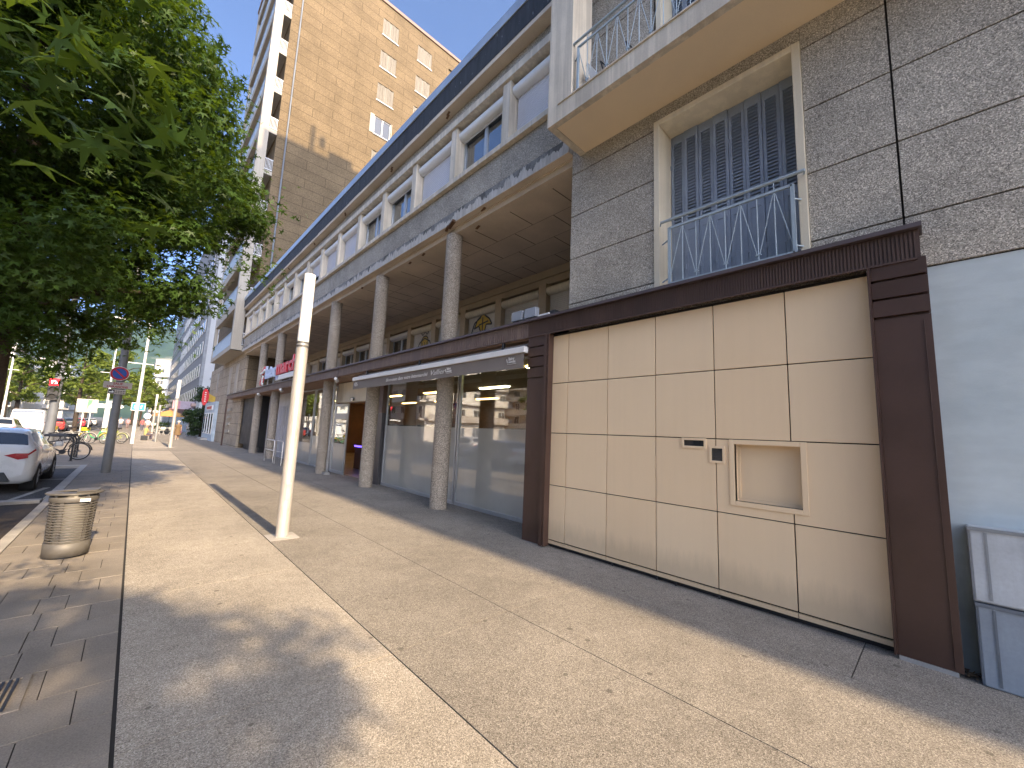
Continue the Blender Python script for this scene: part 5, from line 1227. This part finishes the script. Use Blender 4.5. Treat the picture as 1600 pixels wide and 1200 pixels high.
# ================================================================== PEOPLE
def person(lab, loc, rz, h=1.62, skin=(.42, .27, .19), top=(.3, .3, .3), low=(.1, .1, .14), hair=(.12, .09, .07), pose='walk', dress=None, hat=None, bag=None, grp=None, shoes=(.3, .28, .25)):
    T = thing('person', lab, 'person', (0, 0, 0), grp); s = h/1.72
    hip, kn = .90, .48
    st_ = {'walk': .17, 'stand': .03, 'sit': 0}[pose]
    V, E, Rr = [], [], []
    def v(p, r): V.append((p[0]*s, p[1]*s, p[2]*s)); Rr.append(r*s); return len(V)-1
    def ed(*a):
        for p, q in zip(a[:-1], a[1:]): E.append((p, q))
    if pose == 'sit':
        dz = -.42; pel = v((0, 0, hip+dz), .125); ab = v((0, .02, 1.10+dz), .115); ch = v((0, .04, 1.30+dz), .13); nk = v((0, .06, 1.47+dz), .05); hd1 = v((0, .08, 1.57+dz), .085); hd2 = v((0, .07, 1.66+dz), .08)
        ed(pel, ab, ch, nk, hd1, hd2)
        for q in (-1, 1):
            a = v((.10*q, .02, hip-.04+dz), .095); b_ = v((.13*q, .40, hip+dz), .07); c = v((.13*q, .40, .08), .042); f = v((.14*q, .52, .035), .04); ed(pel, a, b_, c, f)
            sh = v((.17*q, .03, 1.38+dz), .06); el = v((.22*q, .14, 1.14+dz), .042); wr = v((.14*q, .36, 1.08+dz), .032); hn = v((.12*q, .44, 1.08+dz), .034); ed(ch, sh, el, wr, hn)
    else:
        dz = 0; pel = v((0, 0, hip), .125); ab = v((0, 0, 1.08), .11); ch = v((0, 0, 1.28), .13); nk = v((0, .01, 1.46), .05); hd1 = v((0, .03, 1.56), .085); hd2 = v((0, .02, 1.65), .08); ed(pel, ab, ch, nk, hd1, hd2)
        for q in (-1, 1):
            a = v((.09*q, 0, hip-.06), .095); b_ = v((.09*q, st_*q*.6+.02, kn), .062); c = v((.09*q, st_*q, .09), .042); f = v((.10*q, st_*q+.12, .035), .04); ed(pel, a, b_, c, f)
            sh = v((.17*q, 0, 1.38), .058); el = v((.23*q, -st_*q*.4-.02, 1.12), .042); wr = v((.23*q, -st_*q*.8+.05, .90), .030); hn = v((.22*q, -st_*q*.8+.09, .82), .034); ed(ch, sh, el, wr, hn)
    me = bpy.data.meshes.new('body'); me.from_pydata(V, E, []); me.materials.append(mat('skin', skin, .55))
    bd = bpy.data.objects.new('body', me); C.objects.link(bd); par(bd, T); bd.modifiers.new('k', 'SKIN').use_smooth_shade = True; bd.modifiers.new('d', 'SUBSURF').levels = 1
    for i, r in enumerate(Rr): me.skin_vertices[0].data[i].radius = (r, r*(.78 if i in (0, 1, 2) else 1))
    me.skin_vertices[0].data[0].use_root = True
    tm, lm = mat('top_cloth', top, .85), mat('lower_cloth', low, .85)
    sq = lambda mb: mb
    b = MB(); prof = [(.19, hip-.02+dz), (.172, 1.02+dz), (.168, 1.15+dz), (.188, 1.32+dz), (.165, 1.40+dz), (.075, 1.465+dz)]
    b.lathe([(r*s, z*s) for r, z in prof], (0, 0, 0), 18); b.v = [(x, y*.74+(.03*s if pose == 'sit' else 0), z) for x, y, z in b.v]
    for i, q in ((0, -1), (1, 1)):
        base = 6+i*8; sh, el = Vector(V[base+4]), Vector(V[base+5]); b.tube([sh, sh.lerp(el, .75)], [.078*s, .062*s], 10, False)
    b.build('shirt', tm if not dress else mat('dress_top', dress, .85), T)
    if dress:
        b = MB(); b.lathe([(r*s, z*s) for r, z in ((.30, .42), (.27, .6), (.215, .86), (.185, 1.0))], (0, 0, 0), 18); b.v = [(x, y*.8, z) for x, y, z in b.v]; b.build('skirt', mat('dress_cloth', dress, .85), T)
    else:
        b = MB()
        for i in (0, 1):
            base = 6+i*8; p = [Vector(V[base]), Vector(V[base+1]), Vector(V[base+2])]; b.tube([p[0]+Vector((0, 0, .08*s)), p[1], p[2]], [.115*s, .085*s, .062*s], 10)
        b.build('trousers', lm, T)
    sm_ = mat('shoe', shoes, .6)
    for i in (0, 1):
        b = MB(); base = 6+i*8; p = Vector(V[base+3]); b.tube([p+Vector((0, -.17*s, .012)), p+Vector((0, -.02, .0)), p+Vector((0, .07*s, -.005))], [.04*s, .048*s, .035*s], 8); b.build('shoe', sm_, T)
    hc = Vector(V[5])
    b = MB(); b.lathe([(.096*s, -.07*s), (.102*s, -.01*s), (.094*s, .05*s), (.06*s, .09*s), (0, .105*s)], (hc.x, hc.y-.012*s, hc.z), 16); b.build('hair', mat('hair', hair, .7), T)
    fc = Vector(V[4]); b = MB(); b.bar(fc+Vector((0, .08*s, .0)), fc+Vector((0, .112*s, -.015*s)), .022*s, .03*s)
    for q in (-1, 1): b.cyl(fc+Vector((.03*q*s, .076*s, .025*s)), fc+Vector((.03*q*s, .09*s, .025*s)), .011*s, n=8)
    b.bar(fc+Vector((-.025*s, .082*s, -.045*s)), fc+Vector((.025*s, .082*s, -.045*s)), .012*s); b.build('face', mat('face_tone', k(skin, .6), .6), T)
    if hat: b = MB(); b.lathe([(.17*s, -.005*s), (.175*s, .005*s), (.105*s, .02*s), (.10*s, .10*s), (0, .115*s)], (hc.x, hc.y, hc.z+.01*s), 20); b.build('hat', mat('hat', hat, .8), T)
    if bag: b = MB(); b.box(.20*s, .30*s, -.14*s, .14*s, .60*s, .84*s); b.bar((.23*s, 0, .84*s), (.12*s, 0, 1.38*s), .02); b.build('shoulder_bag', mat('bag', bag, .6), T, .01)
    T.location = loc; T.rotation_euler = (0, 0, rz); return T
person('elderly person in a brown dress and white hat walking away by the far shops', (2.9, 45.5, 0), 0, 1.58, dress=(.15, .095, .045), hat=(.72, .68, .60), bag=(.10, .03, .08), hair=(.5, .48, .45), shoes=(.55, .5, .42), top=(.2, .12, .03))
person('person in a yellow top and dark trousers perched by the far light column', (.78, 43, 0), R(-75), 1.6, top=(.42, .39, .14), low=(.09, .075, .10), pose='sit', hair=(.35, .25, .2))
person('person in white by the ivy near the blue shopfronts', (4.35, 54.5, gz(4.3)), R(160), 1.62, top=(.62, .62, .64), low=(.40, .43, .5), pose='stand', hair=(.35, .12, .05))
person('person in a pale shirt walking between the parasol and the far column', (1.25, 64, 0), 0, 1.72, top=(.68, .66, .70), low=(.08, .08, .1), grp='people far along the pavement')
person('person in red walking far along the pavement left of the parasol', (.9, 75, 0), R(180), 1.7, top=(.40, .12, .12), low=(.10, .1, .14), grp='people far along the pavement')
person('person in pink walking far beyond the round sign', (-.6, 84, 0), R(180), 1.7, top=(.5, .25, .28), low=(.2, .15, .15), grp='people far along the pavement')
person('person in white walking far beyond the blue sign', (-1.3, 78, 0), R(0), 1.75, top=(.7, .7, .68), low=(.12, .13, .18), grp='people far along the pavement')
person('person in dark clothes standing under the far trees', (.3, 92, 0), R(0), 1.75, top=(.05, .05, .06), low=(.08, .08, .1), pose='stand', grp='people far along the pavement')
def seat():
    T = thing('bench_block', 'low dark block seat under the person in yellow', 'bench', (.78, 43, 0)); b = MB(); b.box(.55, .95, 42.8, 43.2, 0, .36); b.build('block', IRON, T, .02)
seat()
def cafe():
    x, y = 3.0, 62; T = thing('parasol', 'orange cafe parasol far along the pavement', 'parasol', (x, y, 0))
    b = MB(); b.cyl((x, y, 0), (x, y, 2.75), .03, n=8); b.build('pole', IRON, T); b = MB(); b.lathe([(1.55, 2.05), (1.5, 2.22), (.8, 2.55), (.05, 2.8), (0, 2.8)], (x, y, 0), 8, False); b.build('canopy', mat('orange_canvas', (.50, .27, .08), .8), T); b = MB(); b.cyl((x, y, 0), (x, y, .1), .3, n=16); b.build('base', IRON, T)
    T = thing('cafe_awning', 'striped brown cafe awning beside the orange parasol', 'awning', (4.6, 74, 0)); b = MB(); b.prism([(74, 3.3), (72.2, 2.55), (72.2, 2.3), (74, 2.6)], 3.4, 5.9, 'x'); b.build('canvas', mat('brown_canvas', (.22, .12, .10), .85), T)
    T = thing('cafe_sign', 'pink and white projecting sign above the cafe parasol', 'sign', (5.0, 71.5, 3)); b = MB(); b.box(3.6, 5.9, 71.4, 71.55, 3.2, 4.3); b.build('panel', mat('mauve_panel', (.42, .36, .44), .6), T); b = MB(); b.box(3.62, 4.4, 71.36, 71.399, 3.25, 4.25); b.build('pink_field', mat('pink_field', (.62, .28, .33), .6), T)
    for i, (cx, cy, rz) in enumerate(((2.35, 58.5, .4), (3.3, 59.5, -2.2), (2.0, 62.5, .8), (3.6, 64, 2.6))):
        T = thing('cafe_chair', ('pale cafe chair standing alone in front of the parasol', 'pale cafe chair between the parasol and the walking person', 'pale cafe chair left of the parasol pole', 'pale cafe chair behind the parasol pole')[i], 'chair', (0, 0, 0), 'cafe chairs'); m = mat('pale_chair', (.6, .57, .5), .5)
        b = MB(); b.box(-.22, .22, -.2, .22, .44, .47); b.build('seat', m, T); b = MB(); b.box(-.21, .21, -.235, -.21, .58, .86); b.build('backrest', m, T)
        for q in (-1, 1):
            b = MB(); b.tube([(.2*q, .2, 0), (.19*q, .0, .46), (.19*q, -.22, .86)], .016, 6); b.build('leg', m, T); b = MB(); b.bar((.2*q, -.24, 0), (.19*q, .1, .45), .03); b.build('leg', m, T)
        T.location = (cx, cy, 0); T.rotation_euler = (0, 0, rz)
    T = thing('cafe_table', 'small round cafe table under the parasol', 'table', (2.9, 60.5, 0)); b = MB(); b.cyl((2.9, 60.5, .72), (2.9, 60.5, .75), .38, n=20); b.build('top', WHITEM, T); b = MB(); b.cyl((2.9, 60.5, 0), (2.9, 60.5, .72), .03, n=8); b.cyl((2.9, 60.5, 0), (2.9, 60.5, .03), .22, n=16); b.build('pedestal', IRON, T)
    T = thing('planter', 'dark hedge planter closing the cafe terrace', 'planter', (3.2, 67, 0)); b = MB(); b.box(1.9, 4.6, 66.7, 67.3, 0, .55); b.build('trough', BLACKM, T); 
    c = np.stack([rng.uniform(2, 4.5, 16), rng.uniform(66.8, 67.2, 16), rng.uniform(.7, 1.3, 16)], 1); P, N = clumps(c, np.full(16, .35), 50, .3); leaf_cloud('foliage', P, N, rng.uniform(.12, .2, len(P)), LEAFD, T, DIAM)
cafe()

# ================================================================== OTHER BUILDINGS
def apartment(lab, x0, x1, y0, y1, H, col, band, floors, name='apartment_building', face='x', bay=3.2, street=1):
    """flats with continuous balconies. The detailed faces look to +x (street side) and to -y (towards the camera)"""
    T = thing(name, lab, 'building', ((x0+x1)/2, (y0+y1)/2, 0)); wm = mat('flat_wall', col, .8, 0, .06, .3, .05, 8, 0)
    b = MB(); b.box(x0, x1, y0, y1, -.3, H); b.build('wall', wm, T); sh = H/(floors+.4)
    b = MB(); b.box(x0-.1, x1+.25, y0-.25, y1+.1, H, H+.35); b.build('roof', mat('flat_roof', k(band, .9), .8), T)
    gl = mat('flat_glass', (.10, .11, .12), .15); rail = mat('flat_rail', band, .6); nwin = 0
    for f in range(floors):
        z = .4+sh*(f+.0)
        if f:
            b = MB(); b.box(x1, x1+1.1, y0, y1, z-.25, z); b.box(x1+1.04, x1+1.1, y0, y1, z, z+.9); b.box(x0, x1, y0-1.0, y0, z-.25, z); b.box(x0, x1, y0-1.0, y0-.94, z, z+.9); b.build('balcony', rail if f % 2 else wm, T)
        for i in range(int((y1-y0)/bay)):
            if nwin > 95: break
            yy = y0+.7+bay*i; b = MB(); b.box(x1+.002, x1+.04, yy, yy+1.5, z+.1, z+2.2); w_ = b.build('window', WHITEM, T); b = MB(); b.box(x1+.041, x1+.05, yy+.1, yy+.72, z+.2, z+2.1); b.box(x1+.041, x1+.05, yy+.8, yy+1.4, z+.2, z+2.1); b.build('pane', gl, w_); nwin += 1
        for i in range(int((x1-x0)/bay)):
            if nwin > 95: break
            xx = x0+.7+bay*i; b = MB(); b.box(xx, xx+1.5, y0-.04, y0-.002, z+.1, z+2.2); w_ = b.build('window', WHITEM, T); b = MB(); b.box(xx+.1, xx+.72, y0-.05, y0-.041, z+.2, z+2.1); b.box(xx+.8, xx+1.4, y0-.05, y0-.041, z+.2, z+2.1); b.build('pane', gl, w_); nwin += 1
    return T
apartment('bright white apartment building behind the leftmost avenue trees', -40, -19.5, 128, 165, 15.2, (.78, .76, .71), (.55, .52, .46), 5)
apartment('paler apartment building farther down the left side of the street', -36, -15.5, 176, 215, 17.5, (.70, .68, .64), (.5, .48, .45), 5)
apartment('cream apartment building far down the left side near the hills', -34, -13.5, 226, 262, 19.0, (.66, .62, .54), (.48, .45, .4), 6)
apartment('tall white block far down the street left of the grey slab', 2.7, 16, 150.5, 175, 18.2, (.78, .77, .74), (.7, .69, .66), 5)
apartment('sandy apartment building across the street that mirrors in the shop glass', -56, -42, 0, 60, 16, (.62, .52, .40), (.50, .44, .36), 6)
apartment('pale apartment building across the street behind the camera', -56, -42, -60, -4, 14, (.66, .62, .56), (.5, .47, .42), 5)
apartment('sunlit apartment building across the street beyond the parked cars', -48, -23, 58, 84, 14, (.74, .68, .60), (.5, .45, .4), 4)
tree('avenue_tree', 'green tree across the street that mirrors in the shop glass', (-11.5, 20), 3.0, 2.6, 8.5, 40, 60, .38, LEAF2, .18, (0, 0), 61, DIAM, 'avenue trees')
tree('avenue_tree', 'green tree across the street near the silver car', (-12, 4), 3.0, 2.6, 8.0, 40, 60, .38, LEAF2, .18, (0, 0), 62, DIAM, 'avenue trees')
def shelter():
    T = thing('tram_shelter', 'long low white roofed tram shelter in the middle of the street', 'shelter', (-12.5, 58, 0))
    b = MB(); b.box(-14.4, -11.9, 50, 64, 2.75, 2.92); b.build('roof', WHITEM, T); b = MB(); b.box(-14.3, -14.25, 50.5, 63.5, .3, 2.4); b.build('back_panel', GLASS, T)
    for y in (51, 55, 59, 63): b = MB(); b.cyl((-14.2, y, -.1), (-14.2, y, 2.75), .06, n=8); b.build('post', GALV, T)
shelter()
# ------------------------------------------------------------------ air
def haze():
    g = G('haze_air'); v = g.n('VolumePrincipled'); v.inputs['Color'].default_value = (.50, .72, 1, 1); v.inputs['Density'].default_value = .00013; v.inputs['Anisotropy'].default_value = .2
    g.l(v.outputs[0], g.out.inputs[1]); b = MB(); b.box(-3900, 3900, -330, 4600, -90, 560); o = b.build('haze', g.m); o['kind'] = 'stuff'
haze()
